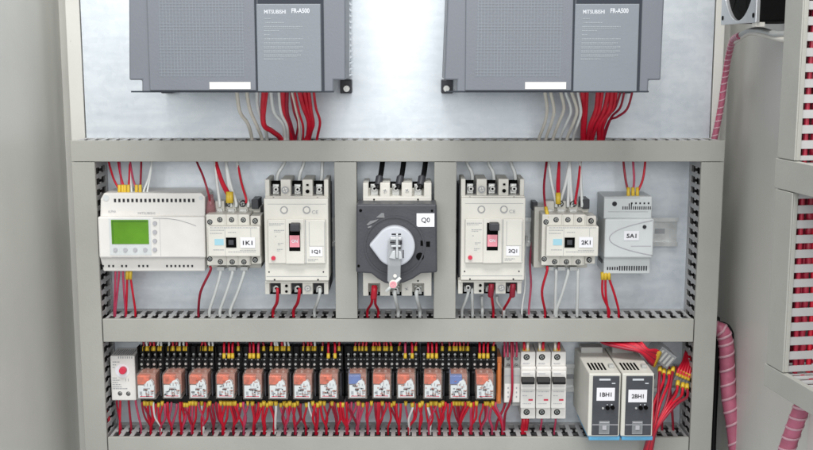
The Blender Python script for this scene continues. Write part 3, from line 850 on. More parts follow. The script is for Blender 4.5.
# ------------------------------------------------------------------ signal converters
def make_conv():
    x0, x1 = 588.4, 620.2
    t = thing('signal_converter', 'left of two deep converter modules with dark fronts, marked 1BH1', 'converter', P(604, 436, 0), 'deep grey converter modules')
    d = .115
    m = MB().pb(x0, 373.6, x1, 436.6, .004, d); m.build('housing', 'cream2', t, .0014)
    m = MB().pb(x0 + .3, 436.6, x1 - .3, 440.6, .03, d - .001); m.build('base_clip', 'baseblue', t, .001)
    m = MB().pb(x0 + 4.0, 376.2, x1 - 1.4, 435.4, d, d + .0014); f = m.build('front_face', 'conv_front', t, .0006)
    X0, X1, Z0, Z1 = RC(x0, 373.6, x1, 436.6, d)
    h = MB()
    for i in range(5):
        xx = X0 + .0038 + i * .0040
        h.box(xx, xx + .0022, -d + .014, -d + .042, Z1 - .0002, Z1 + .0004)
    h.build('vent', 'hole', t)['kind'] = 'stuff'
    e = MB().box(X0 + .026, X0 + .032, -d + .02, -d + .03, Z1 - .0002, Z1 + .0035); e.box(X0 + .004, X0 + .03, -.03, -.012, Z1 - .0002, Z1 + .007); each(e, 'plug_terminal', 'greyblock', t, .0008)
    z = d + .0014
    g = MB().pb(x0 + 11, 378.8, x0 + 22.2, 380.6, z, z + .0003); g.pb(x0 + 23.5, 383, x0 + 27, 384, z, z + .0003); g.pb(x0 + 18.4, 404.4, x0 + 19.4, 405.4, z, z + .0003); g.pb(x0 + 22.6, 404.2, x0 + 24, 405.6, z, z + .0003)
    g.build('printed_marks', 'silver_print', f)
    g = MB().pc(x0 + 19.4, 408.4, z, z + .003, 2.1, 16); g.pc(x0 + 24.4, 408, z, z + .003, 2.1, 16); each(g, 'adjusting_screw', 'hole', f)
    g = MB().pc(x0 + 14.6, 408.4, z, z + .001, 1.1, 12); g.build('indicator', 'greyblock', f)
    g = MB().pb(x0 + 10.6, 421.5, x0 + 21.2, 434.5, z, z + .0022); w = g.build('clear_window', 'smoky', f, .0006)
    g = MB().pb(x0 + 4, 424.6, x1 - 2, 425.3, z, z + .0004); g.pb(x0 + 11.2, 422.4, x0 + 20.4, 423.2, z + .0022, z + .0026); g.pb(x0 + 14, 426, x0 + 18, 430, z + .0022, z + .003); g.build('seam', 'button', f)
    return t
c1 = make_conv(); c2 = copy_tree(c1)
c2.location = c1.location + Vector((P(621.2, 400, .115).x - P(588.4, 400, .115).x + .0004, 0, 0)); c2['label'] = 'right of two deep converter modules with dark fronts, marked 2BH1'
tagplate(c1, '1BH1', 596.7, 388, 614.8, 400.8, .1165, 4.4)
tagplate(c2, '2BH1', 628.4, 389.8, 647, 402.4, .1165, 4.4)

# ------------------------------------------------------------------ loose wire connectors at the right
def connector(label, cx, cy, ang, w, h, d0, d1):
    t = thing('wire_connector', label, 'connector', P(cx, cy, d0), 'lever connectors behind the red wires')
    k = PXM(d1); c = P(cx, cy, d1)
    ca, sa = math.cos(ang), math.sin(ang)
    def rot(u, v): return (c.x + (u * ca - v * sa) * k, c.z + (u * sa + v * ca) * k)
    MB().prism([rot(-w, -h), rot(w, -h), rot(w, h), rot(-w, h)], -d0, -d1).build('housing', 'smoky' if d1 > .05 else 'greyblock', t, .0008)
    m = MB()
    for i in range(4):
        u = -w * .7 + i * w * .46
        m.prism([rot(u - 1.1, -h * .75), rot(u + 1.1, -h * .75), rot(u + 1.1, h * .7), rot(u - 1.1, h * .7)], -d1 + .0002, -d1 - .0018)
    each(m, 'lever', 'greyblock', t, .0004)
connector('translucent grey wire connector tilted behind the right converter', 665, 358, math.radians(-38), 9.5, 8, .010, .052)
connector('grey connector near the right duct holding yellow ferrules', 683, 378, math.radians(-28), 7.5, 6, .008, .036)

# ------------------------------------------------------------------ wires
COUNT = [0]
def wire(pts, r, m, label, group, fer=None, ferlen=.012, fr=None, cat='wire', name='wire'):
    """pts: (px, py, depth) list; fer: 0 ferrule at the start, 1 at the end"""
    q = [P(*p) for p in pts]
    o = MB().tube(q, r, 8, 5).build(name, m)
    # put the origin at the first point
    o0 = q[0].copy()
    o.data.transform(Matrix.Translation(-o0)); o.location = o0
    tag(o, label, cat, group)
    if fer is not None:
        a, bq = (q[0], q[1]) if fer == 0 else (q[-1], q[-2])
        dr_ = (bq - a).normalized()
        e = MB().tube([a - dr_ * .001, a + dr_ * ferlen * .35, a + dr_ * ferlen], [ (fr or r * 1.55), (fr or r * 1.55), (fr or r * 1.55) * .95], 8, 1)
        fo = e.build('ferrule', 'yellow', o)
    return o
def snapx(key, px, py, d):
    X = P(px, py, d).x
    c = min(SLOTS[key], key=lambda s: abs(s - X))
    return px + (c - X) / PXM(d, py)
W = .00125; T = .0019; K = .0032

def jit(a): return random.uniform(-a, a)

# drives' wires (thick) into the top duct
G1 = 'wires below the left drive'; G2 = 'wires below the right drive'
def dw(seq, r, m, lab, g):
    r = r * .80
    n = len(seq); pts = [(seq[0][0], seq[0][1] - 6, .095)]
    for i, (x, y) in enumerate(seq):
        u = i / (n - 1); pts.append((x, y, .090 - .058 * u))
    pts.append((seq[-1][0], seq[-1][1] + 12, .030))
    wire(pts, r, m, lab, g)
for s, r, m, lab in [
    ([(237, 93), (240, 112), (248, 124), (252, 139)], .0026, 'creamwire', 'pale wire dropping from the left drive, left of its red wires'),
    ([(247, 93), (250, 110), (257, 126), (262, 139)], .0026, 'creamwire', 'pale wire dropping from the left drive, left of its red wires'),
    ([(257, 93), (258, 108), (265, 128), (267, 139)], .0024, 'whitewire', 'pale wire dropping from the left drive, left of its red wires'),
    ([(271, 93), (274, 112), (283, 124), (285, 139)], .0024, 'whitewire', 'white wire between the red wires of the left drive'),
    ([(279, 93), (281, 112), (287, 126), (288, 139)], .0022, 'whitewire', 'white wire between the red wires of the left drive'),
    ([(292, 93), (296, 110), (299, 124), (300, 139)], .0020, 'creamwire', 'white wire between the red wires of the left drive')]:
    dw(s, r, m, lab, G1)
for s, r in [
    ([(264, 93), (263, 108), (264, 125), (272, 131), (281, 139)], .0038),
    ([(267, 93), (265, 110), (265, 124), (275, 134), (282, 140)], .0018),
    ([(283, 93), (284, 110), (290, 124), (292, 139)], .0036),
    ([(287, 93), (287, 112), (291, 126), (294, 139)], .0028),
    ([(291, 93), (294, 112), (298, 124), (296, 139)], .0016),
    ([(295, 93), (299, 112), (303, 126), (303, 139)], .0016),
    ([(300, 93), (304, 108), (309, 122), (308, 139)], .0036),
    ([(305, 93), (308, 108), (312, 124), (309, 139)], .0030),
    ([(309, 93), (311, 110), (313, 126), (306, 139)], .0026),
    ([(314, 93), (316, 108), (320, 122), (317, 139)], .0019)]:
    dw(s, r, random.choice(['red', 'red', 'darkred']) if r < .003 else 'red', 'red wire curving down from the left drive into the top duct', G1)
for s, r, m in [
    ([(545, 93), (547, 108), (545, 122), (539, 139)], .0024, 'creamwire'), ([(551, 93), (554, 110), (551, 124), (546, 139)], .0024, 'creamwire'),
    ([(561, 93), (564, 108), (559, 122), (553, 139)], .0024, 'creamwire'), ([(572, 93), (577, 110), (573, 124), (567, 139)], .0024, 'creamwire'),
    ([(566, 93), (571, 110), (566, 124), (560, 139)], .0020, 'whitewire'), ([(578, 93), (581, 112), (577, 126), (573, 139)], .0020, 'whitewire')]:
    dw(s, r, m, 'pale wire leaning left below the right drive, beside its red wires', G2)
for s, r in [
    ([(583, 93), (583.5, 110), (583, 139)], .0040), ([(587, 93), (586, 112), (584, 139)], .0026),
    ([(598, 93), (596, 110), (590, 126), (588, 139)], .0034), ([(602, 93), (599, 112), (592, 126), (591, 139)], .0026),
    ([(608, 93), (604, 110), (597, 124), (592, 139)], .0034), ([(612, 93), (609, 110), (600, 124), (599, 139)], .0034),
    ([(616, 93), (613, 108), (604, 122), (602, 139)], .0026), ([(620, 93), (615, 108), (607, 118), (600, 139)], .0017),
    ([(624, 93), (620, 108), (611, 118), (604, 139)], .0017), ([(632, 93), (627, 109), (617, 117), (609, 121), (603, 139)], .0017)]:
    dw(s, r, 'red' if r > .002 else 'darkred', 'red wire leaning left from the right drive into the top duct', G2)

# generic helpers: from a duct's underside down to a device, and from a device down to the duct's top
def top_in(x0, x1, y1, d1, r, m, lab, g, key='top', fer=1, y0=None, bow=0, fl=.012):
    y0 = y0 if y0 is not None else (158 if key == 'top' else 338)
    ym = (y0 + y1) / 2
    x0 = snapx(key, x0, y0, .03) + jit(.8)
    wire([(x0, y0 - 4, .030), (x0, y0 + 4, .032), (x0 * .55 + x1 * .45 + bow, ym + 2, (.034 + d1) / 2), (x1, y1 - 5, d1), (x1, y1, d1)], r, m, lab, g, fer, fl)
def bot_out(x0, y0, d0, x1, r, m, lab, g, key='mid', fer=0, bow=0, fl=.010, dd=.03):
    yt, ye = (313, 324) if key == 'mid' else (430, 446)
    x1 = snapx(key, x1, yt, dd) + jit(.9)
    ym = (y0 + yt) / 2
    wire([(x0, y0, d0), (x0 + jit(.3), y0 + 5, d0), (x0 * .5 + x1 * .5 + bow, ym + 2, (d0 + dd) / 2), (x1, yt - 3, dd + .002), (x1, yt + 4, dd), (x1, ye, dd)], r, m, lab, g, fer, fl)

g = 'wires at the controller'
for x0, x1, m in ((112, 119.3, 'red'), (116.5, 122.6, 'pinkred'), (121, 125, 'red'), (126, 128.4, 'red'), (134, 136.4, 'pinkred'), (143, 140.2, 'darkred')):
    top_in(x0, x1, 195, .046, W, m, 'red wire with yellow ferrule entering the top of the controller', g)
for x0, x1 in ((130, 131.5), (148, 144), (152, 147.6)):
    top_in(x0, x1, 195, .044, W, 'whitewire', 'thin white wire entering the top of the controller', g, fer=None)
for x0, x1, m in ((115.5, 115, 'pinkred'), (119, 120, 'pinkred'), (123, 123, 'pinkred'), (127.4, 129, 'red'), (130.6, 132, 'red')):
    bot_out(x0, 271, .046, x1, W * 1.1, m, 'red wire leaving the bottom of the controller', g, fer=0 if x0 > 125 else None)
g = 'wires at the left contactor'
wire([(196, 154, .03), (197, 162, .034), (203, 176, .05), (208, 192, .055), (211, 206, .05)], W, 'darkred', 'thin dark red wire arching to the left end of the left contactor', g)
for x0, x1 in ((215.5, 228.4), (218.4, 230.8)):
    top_in(x0, x1, 202, .052, T, 'red', 'thick red wire slanting down to the top of the left contactor', g)
for x0, x1 in ((212, 219.6), (223, 231), (228, 236), (238, 248)):
    top_in(x0, x1, 207, .048, T, 'whitewire', 'white wire slanting down to the top of the left contactor', g, fer=None)
top_in(234, 246, 203, .052, W * 1.1, 'red', 'thin red wire right of the thick pair above the left contactor', g, fer=None)
bot_out(210, 266, .066, 201, W * 1.2, 'darkred', 'dark red wire bowing left below the left contactor', g, fer=None, bow=-3.5)
for x0, x1 in ((220.4, 213), (232, 222), (244, 231)):
    bot_out(x0, 269, .050, x1, T, 'whitewire', 'white wire fanning left below the left contactor', g, fer=None)
sh_ = MB(); q = P(211, 208, .05); sh_.cyl((q.x, -.05, q.z - .006), (-.02, .05, 1), .0065, .022, 14, .003)
tag(sh_.build('wire_shroud', 'shroud', None), 'translucent dark red sleeve around the wire on top of the left contactor', 'sleeve')
g = 'wires at the right contactor'
wire([(547, 154, .03), (546.5, 162, .034), (544, 185, .05), (545, 204, .065), (548, 217, .070)], W * 1.1, 'darkred', 'thin dark red wire at the left end of the right contactor', g, 1)
top_in(556, 557.6, 203, .052, W * 1.2, 'red', 'thin red wire dropping to the top of the right contactor', g, bow=-1)
top_in(559, 558.8, 203, .052, W * 1.2, 'red', 'thin red wire dropping to the top of the right contactor', g)
top_in(577, 575.6, 204, .052, W * 1.2, 'red', 'thin red wire dropping to the top of the right contactor', g, fer=None)
for x0, x1 in ((551, 556), (565, 560), (569, 568), (572, 572), (583, 582)):
    top_in(x0, x1, 207, .048, T, 'whitewire', 'white wire dropping to the top of the right contactor', g, fer=None)
bot_out(547, 266, .066, 544.5, W * 1.2, 'red', 'dark red wire bowing left below the right contactor', g, fer=None, bow=-4)
for x0, x1 in ((556, 552), (568, 561), (578, 573)):
    bot_out(x0, 269, .050, x1, T, 'whitewire', 'white wire dropping below the right contactor', g, fer=None)
g = 'wires at the left breaker'
for x0, x1 in ((285, 277), (304.5, 299), (323, 321)):
    wire([(x0, 154, .03), (x0 - .6, 163, .031), (x1 + 1, 174, .034), (x1, 183, .040), (x1, 187, .044)], T * 1.1, 'whitewire', 'white wire dropping to the top of the left breaker', g)
bot_out(277.4, 288, .062, 272, T, 'red', 'red wire dropping from the left breaker', g, fer=None, bow=1.5)
bot_out(299.6, 288, .062, 297, T, 'red', 'red wire dropping from the left breaker', g, fer=None, bow=1)
bot_out(320, 288, .062, 319, T, 'whitewire', 'white wire dropping from the left breaker', g, fer=None)
g = 'wires at the right breaker'
for x0, x1 in ((467, 472.5), (488.5, 494), (511, 515.5)):
    wire([(x0, 154, .03), (x0, 163, .031), (x1 - 1, 172, .034), (x1, 181, .040), (x1, 185, .044)], T * 1.1, 'whitewire', 'white wire dropping to the top of the right breaker', g)
for x0, x1 in ((491.4, 489), (513, 506)):
    bot_out(x0, 286, .063, x1, W * 1.3, 'red', 'red wire dropping from the right breaker', g, fer=None)
    wire([(x0, 284, .0635), (x0 - .2, 289, .0645), (x0 - .8, 296, .060)], .0034, 'darkred', 'red crimp sleeve on the bottom terminals of the right breaker', g, cat='sleeve', name='crimp_sleeve')
for x0, x1 in ((468, 463), (472, 477), (482, 486), (497, 502)):
    bot_out(x0, 287 if x0 < 475 else 296, .050 if x0 < 475 else .02, x1, T, 'whitewire', 'white wire dropping below the right breaker', g, fer=None)
for x0, x1 in ((527, 522), (533, 529)):
    wire([(x0, 236, .012), (x0 - 3, 260, .016), (x0 - 2, 285, .02), (x1, 308, .028), (x1, 322, .03)], W, 'pinkred' if x0 > 530 else 'whitewire', '%s thin wire in the gap between the right breaker and contactor' % ('pink' if x0 > 530 else 'white'), g)
g = 'wires at the main switch'
for x0, x1 in ((383, 378.6), (404.2, 399.4), (426, 421)):
    x0 += 0
    wire([(x0, 154, .03), (x0 - .6, 163, .034), (x0 - 2.2, 174, .046), (x1, 184, .058), (x1 - 1.4, 189, .060)], .0030, 'black', 'thick black cable dropping to the top of the black fronted switch', g)
    wire([(x1 + 1, 177, .053), (x1 + .3, 181, .0565), (x1 - .6, 185.5, .0595)], .0042, 'softblack', 'black crimp sleeve on the cable end above the black fronted switch', g, cat='sleeve', name='crimp_sleeve')
for dx in (-1.4, 1.6):
    bot_out(374 + dx, 290, .062, 371.5 + dx, W * 1.3, 'red', 'red wire of the pair below the black fronted switch', g, fer=None, bow=-dx)
wire([(374.4, 286, .0635), (374.2, 291, .066), (373.4, 298, .062)], .0036, 'red', 'red crimp sleeve below the black fronted switch', g, cat='sleeve', name='crimp_sleeve')
bot_out(395, 290, .062, 394, T * 1.2, 'whitewire', 'white wire below the black fronted switch', g, fer=None)
bot_out(416.8, 290, .062, 415, T * 1.2, 'whitewire', 'white wire below the black fronted switch', g, fer=None)
g = 'wires at the power supply'
for x0, x1, m in ((624, 628.3, 'darkred'), (635, 633, 'pinkred'), (639.4, 637.4, 'red')):
    top_in(x0, x1, 197.6, .040, W * 1.1, m, 'red wire with yellow ferrule entering the top of the power supply', g, bow=0 if x0 < 630 else 1)
for x0, x1, bo in ((602.4, 604, -3), (605.6, 606, -1), (608.8, 618, 1)):
    bot_out(x0, 273, .044, x1, W * 1.15, 'red', 'red wire with yellow ferrule below the power supply', g, bow=bo, fl=.008)

# relay wires
reds = ['red', 'red', 'red', 'darkred', 'pinkred']
for i, x in enumerate(RX):
    lab = '%s wire with yellow ferrule dropping from the %s relay from the left'
    g = 'wires below the %s relay' % RN[i]
    xs = [x - 11, x - 8, x - 5, x - 2, x + .8, x + 3.6, x + 6.4, x + 9, x + 11.8]
    if i % 3 == 1: xs.pop(2)
    if i in (5, 6, 10): xs.pop(3)
    xs = [406.5 + (q_ - 406.5) * .978 for q_ in xs]
    for k, xx in enumerate(xs):
        m = random.choice(reds)
        if (i, k) in ((0, 4), (2, 3), (5, 2), (6, 4), (10, 3), (11, 2)): m = 'whitewire'
        tgt = xx + jit(5)
        cname = {'red': 'red', 'darkred': 'dark red', 'pinkred': 'pinkish red', 'whitewire': 'white'}[m]
        bot_out(xx + jit(.8), 402 + random.choice((0, 0, 1.6)), .041 + jit(.003), tgt, W * random.uniform(.95, 1.35), m, lab % (cname, RN[i]), g, 'bot', fer=(0 if random.random() < .55 else None), fl=.0042, bow=jit(2.5))
    g = 'wires above the %s relay' % RN[i]
    pat = ['b', 'b', 'c', 'f', 'f', 'b', 'c', 'm', 'c', 'b', 'm', 'f', 'b', 'f'][i]
    if pat == 'b': tops = [(-9.4, 0), (-5.8, 0), (-2.4, 0), (1.2, 0), (4.8, 0), (8.6, 0)]
    elif pat == 'c': tops = [(-2, 0), (1.8, 0), (5.6, 0), (9.4, 0)]
    elif pat == 'f': tops = [(-5, 1), (-1, 1), (3.2, 1), (9.4, 0)]
    else: tops = [(-3.2, 1), (4, 1), (8.2, 0), (-9, 0)]
    for dx, fr_ in tops:
        m = random.choice(reds if fr_ else ['red', 'darkred', 'whitewire', 'red'])
        cname = {'red': 'red', 'darkred': 'dark red', 'pinkred': 'pinkish red', 'whitewire': 'white'}[m]
        x1 = 406.5 + (x + dx - 406.5) * .978 + jit(.5); y1 = 357.5 if fr_ else 350.2
        d1 = .047 if fr_ else .038
        wire([(x1 + jit(1.5), 330, .030), (x1 + jit(1), 340, .034), (x1, 346, d1 - .002), (x1, y1, d1)], W * 1.1, m,
             '%s wire with yellow ferrule entering the top of the %s relay from the left' % (cname, RN[i]), g, 1, .0052 if fr_ else .0046)
# wires above the rail row, running out of the middle duct into blocks
g = 'wires at the terminal blocks'
for x in (504.5, 507.8, 513, 516.5):
    wire([(x, 330, .03), (x, 342, .033), (x + jit(.6), 350, .040), (x, 357, .039)], W, 'pinkred', 'pink wire entering the top of the grey terminal blocks', g)
wire([(511.5, 330, .03), (511.4, 342, .04), (511.8, 356, .046), (512.2, 372, .052), (512, 392, .052), (509.5, 404, .048), (505.4, 413, .04), (504.2, 426, .032), (504.2, 440, .03)], W * 1.2, 'darkred', 'long dark wire running down over the grey terminal blocks', g)
wire([(505, 403, .04), (503, 410, .038), (498, 420, .034), (495.5, 432, .03), (495.5, 444, .03)], W * 1.2, 'darkred', 'dark red wire curving left below the grey terminal blocks', g)
g = 'wires at the miniature breakers'
for c in (526, 541.5, 557):
    for dx in (-1.7, 1.7):
        wire([(c + dx * 1.6, 330, .03), (c + dx * 1.3, 340, .034), (c + dx, 346, .04), (c + dx, 353.5, .036)], W * 1.3, random.choice(['red', 'creamwire', 'pinkred']), 'ferruled wire entering the top of a white miniature breaker', g, 1, .008, W * 1.7)
for c, m, r in ((524, 'red', .0032), (527, 'red', .0024), (541.6, 'pinkred', W), (555.6, 'pinkred', W)):
    wire([(c, 416, .03), (c, 422, .032), (c - 1, 429, .03), (c - 2, 445, .03)], r, m, '%s wire below the white miniature breakers' % ('thick red' if m == 'red' else 'thin pink'), g)
g = 'wires below the thermostat'
for x0, x1, m in ((117, 117, 'darkred'), (120, 121, 'red'), (129, 132, 'darkred'), (136, 139, 'pinkred')):
    bot_out(x0, 398, .034, x1, W * 1.1, m, 'dark red wire dropping from the thermostat', g, 'bot', None)
g = 'red wires crossing behind the converters'
# bundle above the converters
for i in range(11):
    u = i / 10
    wire([(599 + 40 * u, 332, .036), (602 + 38 * u, 342, .050), (622 + 20 * u, 347.5 - 3 * u + jit(1), .062), (640 + 8 * u, 352 - 2 * u, .066), (650 + 5.5 * u, 362.5 - 13.5 * u * .9, .060), (654 + 6 * u, 365.5 - 14 * u * .9, .054)], W * 1.5, 'red' if i % 4 else 'darkred',
         'red wire of the bundle sweeping over the converters to the tilted connector', g, 1, .008, W * 1.7)
for i in range(5):
    wire([(686 + i * 2.4, 352, .018), (683 + i * 2.2, 362, .034), (679 + 2.6 * i, 369 + i * 1.4, .044), (677 + 2.8 * i, 375 + i * 1.2, .046)], W * 1.5, 'red',
         'short red wire bending out of the right duct into the small connector', g, 1, .007, W * 1.7)
for k, (sx, sy, mx) in enumerate([(660, 368, 662), (664, 370, 660), (669, 371, 666), (673, 368, 672), (678, 382, 674), (683, 384, 678), (687, 385, 681)]):
    wire([(sx, sy, .046), (sx - 1 + jit(1), sy + 12, .060), (mx - 6 + jit(1.5), 405, .085), (652 + k * .9, 428, .095), (645 + k * 1.2, 448, .080), (640 + k * 1.2, 470, .075)], W * 1.35, 'red' if k % 3 else 'darkred',
         'long red wire running down from the connectors past the right converter', g, 0, .006)
for k, (sx, ex) in enumerate([(661, 655), (669, 672), (676, 664)]):
    wire([(sx, 366, .03), (sx + jit(3), 385, .03), (ex, 410, .03), (ex + jit(3), 432, .03), (ex, 446, .03)], W * 1.2, 'darkred', 'dark red wire dropping behind the long red wires at the right', g)
# bits of wiring seen inside the outer ducts
g = 'wires lying inside the outer ducts'
for k in range(4):
    x = 84 + k * 3.0
    wire([(x, 175, .018 + k * .008), (x + 2, 230, .03), (x + 4 + jit(1), 290, .022 + k * .007), (x + 6, 350, .03), (x + 9, 440, .02 + k * .008)], T, random.choice(['red', 'darkred', 'pinkred']), 'red wire lying inside the left outer duct behind its slots', g)
for k in range(4):
    x = 712 - k * 2.6
    wire([(x, 175, .018 + k * .008), (x - 2, 230, .03), (x - 4 + jit(1), 290, .022 + k * .007), (x - 6, 350, .03), (x - 10, 440, .02 + k * .008)], T, 'black' if k % 2 else 'greywire', 'dark wire lying inside the right outer duct behind its slots', g)
for y0, dk in ((330, .02), (334, .035), (328, .045)):
    wire([(110, y0, dk), (250, y0 + 2, dk + .004), (400, y0 - 1, dk), (560, y0 + 2, dk + .003), (690, y0, dk)], T, 'darkred', 'dark red wire lying inside the middle duct', g)
for y0, dk in ((450, .02), (454, .04), (447, .03)):
    wire([(112, y0, dk), (250, y0 + 2, dk + .004), (400, y0 - 1, dk), (560, y0 + 2, dk + .003), (684, y0, dk)], T, 'darkred', 'dark red wire lying inside the bottom duct', g)
wire([(103, 404, .02), (106, 412, .03), (108, 420, .034), (104, 430, .030)], T * 1.4, 'red', 'short red loop in the corner under the thermostat', 'wires below the thermostat')
wire([(106, 414, .034), (103, 421, .038), (108, 427, .036)], T * 1.4, 'pinkred', 'short pink loop in the corner under the thermostat', 'wires below the thermostat')

# ------------------------------------------------------------------ sleeved harnesses
def harness(name, label, pts, r, group, wrap=True, turns=26, core='sleeve_pink'):
    q = [P(*p) for p in pts]
    t = thing(name, label, 'cable', q[0], group)
    mb = MB(); mb.tube(q, r, 14, 8); co = mb.build('cable_core', core, t)
    if wrap:
        # resample the centre line, then wind a ribbon round it
        n = 14; cl = [sum((Vector(v) for v in mb.v[i * n:(i + 1) * n]), Vector()) / n for i in range(len(mb.v) // n)]
        out = []; steps = turns * 14
        up = None
        ring = []
        for s in range(steps + 1):
            u = s / steps * (len(cl) - 1); i = min(int(u), len(cl) - 2); f = u - i
            c = cl[i].lerp(cl[i + 1], f); tn = (cl[i + 1] - cl[i]).normalized()
            if up is None: up = tn.orthogonal().normalized()
            up = (up - tn * up.dot(tn)).normalized(); w = tn.cross(up)
            a = 2 * PI * s / 14 + .7 * math.sin(s * .031) + .5 * math.sin(s * .083)
            rad = up * math.cos(a) + w * math.sin(a)
            ring.append((c, rad, tn))
        L_ = sum((cl[i + 1] - cl[i]).length for i in range(len(cl) - 1)); half = L_ / turns * .10
        rb = MB(); vs = []; fs = []
        for c, rad, tn in ring:
            for hh, rr in ((-half, r * 1.02), (half, r * 1.02), (half, r * 1.09), (-half, r * 1.09)): vs.append(c + tn * hh + rad * rr)
        for s in range(len(ring) - 1):
            for k in range(4): fs.append((s * 4 + k, s * 4 + (k + 1) % 4, (s + 1) * 4 + (k + 1) % 4, (s + 1) * 4 + k))
        rb.add(vs, fs, True); rb.build('spiral_wrap', 'wrap', t)
        k = MB()
        for a in range(5):
            aa = a * 2 * PI / 5
            k.tube([c + Vector((math.cos(aa), math.sin(aa) * .6, 0)) * r * .93 for c in cl[::6]], r * .16, 6, 1)
        k.build('inner_wire', 'pinkred', t)
    return t
harness('sleeved_cable', 'pink spiral wrapped cable bulging out beside the right outer duct', [(700, 318, .018), (712, 327, .022), (722, 331, .028), (726, 345, .03), (727, 370, .03), (729, 400, .032), (734, 430, .034), (738, 475, .036)], .0088, 'pink wrapped cables', turns=15)
harness('sleeved_cable', 'thin pink wrapped cable hanging below the fan', [(740, 35.5, .10), (733, 40, .06), (728.5, 56, .035), (724.5, 80, .022), (720, 112, .016), (714, 140, .014), (708, 170, .012)], .0035, 'pink wrapped cables', turns=24)
wire([(717, 318, .020), (717.5, 340, .014), (716, 380, .012), (714, 420, .012), (712.5, 470, .012)], .0036, 'black', 'black strip running straight down right beside the right outer duct', 'fan cables', cat='cable', name='cable')  # black tube added to fill the gap beside the duct with black
wire([(714, 322, .008), (728, 326, .012), (735, 345, .014), (737, 380, .014), (740, 420, .016), (748, 475, .018)], .0020, 'black', 'thin black strip behind the thick pink sleeve at the right', 'fan cables', cat='cable', name='cable')  # black tube added as the black line along the sleeve
wire([(790, 34, .30), (775, 34, .25), (762, 30.5, .2), (750, 31, .14), (741, 35, .10), (736, 38, .07)], .0032, 'greywire', 'grey cable arching left under the black fan', 'fan cables', cat='cable', name='cable')
wire([(790, 41, .32), (776, 38, .25), (762, 34, .2), (750, 33, .14), (742, 37, .10), (735, 42, .06)], .0026, 'creamwire', 'pale cable arching below the grey one under the fan', 'fan cables', cat='cable', name='cable')

# ------------------------------------------------------------------ fan on the right wall
fx1 = XR - .0005; fx0 = P(756, 10, .245).x
yn, yf = -.245, -.245 + .119
zb = P(757, 22.5, .245).z; zt = zb + .119; zc = (zb + zt) / 2; yc = (yn + yf) / 2
fan = thing('cooling_fan', 'black square cooling fan with a metal face, high on the right wall', 'fan', (fx1, yc, zb))
m = MB(); m.box(fx0 + .004, fx1, yn + .001, yf - .001, zb + .001, zt - .001); m.build('body', 'fan_black', fan, .002)
# square face frame with a round opening
m = MB(); n = 48; R = .0565; vs = []; fs = []
for xx in (fx0, fx0 + .004):
    for i in range(n):
        a = 2 * PI * i / n; vs.append((xx, yc + R * math.cos(a), zc + R * math.sin(a)))
    for i in range(n):
        a = 2 * PI * i / n; s_ = .0595 / max(abs(math.cos(a)), abs(math.sin(a))); vs.append((xx, yc + s_ * math.cos(a), zc + s_ * math.sin(a)))
for i in range(n):
    j = (i + 1) % n
    fs += [(i, j, n + j, n + i), (2 * n + i, 3 * n + i, 3 * n + j, 2 * n + j), (i, 2 * n + i, 2 * n + j, j), (n + i, n + j, 3 * n + j, 3 * n + i)]
m.add(vs, fs).build('face_frame', 'alu', fan, .0006)
m = MB()
for a, e in ((1, 1), (1, -1), (-1, 1), (-1, -1)): m.cyl((fx0 - .0006, yc + a * .0525, zc + e * .0525), (1, 0, 0), .0024, .001, 14)
each(m, 'screw_hole', 'hole', fan)
MB().cyl((fx0 + .0042, yc, zc), (1, 0, 0), .0555, .0010, 40).build('dark_grille', 'hole', fan)
MB().cyl((fx0 + .003, yc, zc), (1, 0, 0), .020, .004, 28).build('hub', 'fan_black', fan, .0006)
for i in range(7):
    a = 2 * PI * i / 7; vs = []
    for rr, tw, da in ((.020, .004, .0), (.054, .007, .25)):
        for s_ in (-1, 1):
            aa = a + da + s_ * .32
            for th in (0, .0008): vs.append((fx0 + .0035 + (s_ + 1) * tw / 2 - th * .2 + th, yc + rr * math.cos(aa), zc + rr * math.sin(aa)))
    MB().add(vs, [(0, 2, 6, 4), (1, 5, 7, 3), (0, 4, 5, 1), (2, 3, 7, 6), (0, 1, 3, 2), (4, 6, 7, 5)]).build('blade', 'fan_black', fan)
m = MB(); p = P(754, 25.4, .245)
m.box(fx0 + .001, fx0 + .010, yn + .002, yn + .014, zb - .004, zb + .0005); m.build('wire_terminal', 'cream', fan, .0005)
m = MB().box(fx1 - .020, fx1 - .006, yn - .0004, yn + .001, zb + .006, zb + .009); m.build('rating_print', 'print_grey', fan)

# ------------------------------------------------------------------ door with its own ducts (right edge of the picture)
A = P(774.5, 250, .375)      # far edge of the upright duct's cover, outer face
ang = math.atan(.164)
# local axes: u towards the viewer (slightly outwards), n = out of the door (to the left), w up
class _D: pass
door = _D(); door.location = Vector((A.x + .0540, A.y, A.z))
U = Vector((0, -1, 0))
# in the door's local frame: -y = u, -x = n, z = w ; door skin lies at x = .0005 ..
dm = MB().box(.0005, .0020, -.55, .03, -.75, .75).build('door', 'paint', None, local=True)
dm.parent = cab; dm.location = door.location - cab.location; dm.rotation_euler = (0, 0, ang)
def door_duct(label, a0, a1, b0, b1, vertical, loc):
    t = thing('wiring_duct', label, 'wiring duct', door.location + Matrix.Rotation(ang, 3, 'Z') @ Vector(loc), 'slotted grey wiring ducts', rot=(0, 0, ang))
    mp = (lambda a, bb, d: (-d, -bb, a)) if vertical else (lambda a, bb, d: (-d, -a, bb))
    duct(label, a0, a1, b0, b1, not vertical, None, mp=mp, parent=t, fillm='darkred', sl=.0056)
    return t
zz = lambda y, d=.375: P(770, y, d).z - A.z
dvx = .029
h1t, h1b = zz(157), zz(186.5); h2t, h2b = zz(361), zz(383)
mid = zz(250)
door_duct('upright duct on the door between its two level ducts, red wires showing', h2t + .0006, h1b - .0006, 0, dvx, True, (0, 0, 0))
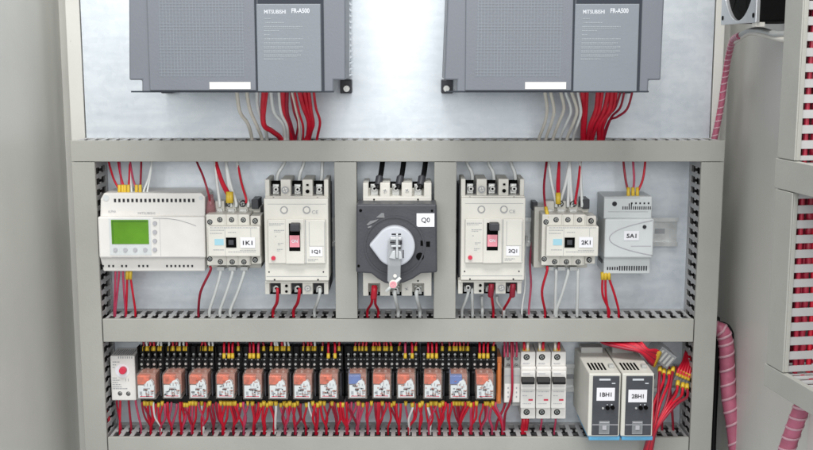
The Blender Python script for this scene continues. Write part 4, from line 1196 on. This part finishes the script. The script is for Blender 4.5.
door_duct('upright duct on the door above its upper level duct', h1t + .0006, .62, 0, dvx, True, (0, 0, 0))
door_duct('upper level duct on the door at the right edge', -.003, .40, h1b, h1t, False, (0, 0, 0))
door_duct('lower level duct on the door with a pink cable below it', -.003, .40, h2b, h2t, False, (0, 0, 0))
for k in range(7):
    m = MB(); pts = []
    for j in range(9):
        w_ = h2t - .02 + (.62 - h2t) * j / 8
        pts.append((-.012 - k * .0058 + jit(.002), -.0245 + (k % 3) * .002 + jit(.0008), w_))
    m.tube(pts, .0022, 8, 4)
    o = m.build('wire', 'red' if k % 3 == 1 else 'darkred', None, local=True); o.location = door.location; o.rotation_euler = (0, 0, ang)
    tag(o, 'red wire running up inside the upright ducts on the door', 'wire', 'red wires inside the door ducts')
harness('sleeved_cable', 'pink spiral wrapped cable slanting out from under the door duct', [(818, 372, .335), (808, 392, .34), (800, 412, .34), (792, 434, .335), (785, 456, .33), (778, 485, .325)], .0075, 'pink wrapped cables', turns=11)

# ------------------------------------------------------------------ light
w = bpy.data.worlds.new('World'); S.world = w; w.use_nodes = True
bg = w.node_tree.nodes['Background']; bg.inputs[0].default_value = (.93, .97, 1, 1); bg.inputs[1].default_value = .62
def area(name, loc, target, sx, sy, power, col=(1, 1, 1)):
    l = bpy.data.lights.new(name, 'AREA'); l.shape = 'RECTANGLE'; l.size = sx; l.size_y = sy; l.energy = power; l.color = col
    o = bpy.data.objects.new(name, l); COL.objects.link(o); o.location = loc
    o.rotation_euler = (Vector(target) - Vector(loc)).to_track_quat('-Z', 'Y').to_euler()
    return o
area('window_light', (-.05, -2.7, 2.15), (0, 0, 1.45), 1.9, 1.1, 36, (1, .99, .97))
area('ceiling_light', (0, -1.0, 3.0), (0, -.1, 1.3), 1.0, .7, 34, (1, .99, .96))

S.view_settings.view_transform = 'Standard'; S.view_settings.look = 'None'
S.view_settings.exposure = 0; S.view_settings.gamma = 1
S.render.engine = 'CYCLES'
S.cycles.max_bounces = 8; S.cycles.transparent_max_bounces = 12
S.render.resolution_x = 1024; S.render.resolution_y = 567
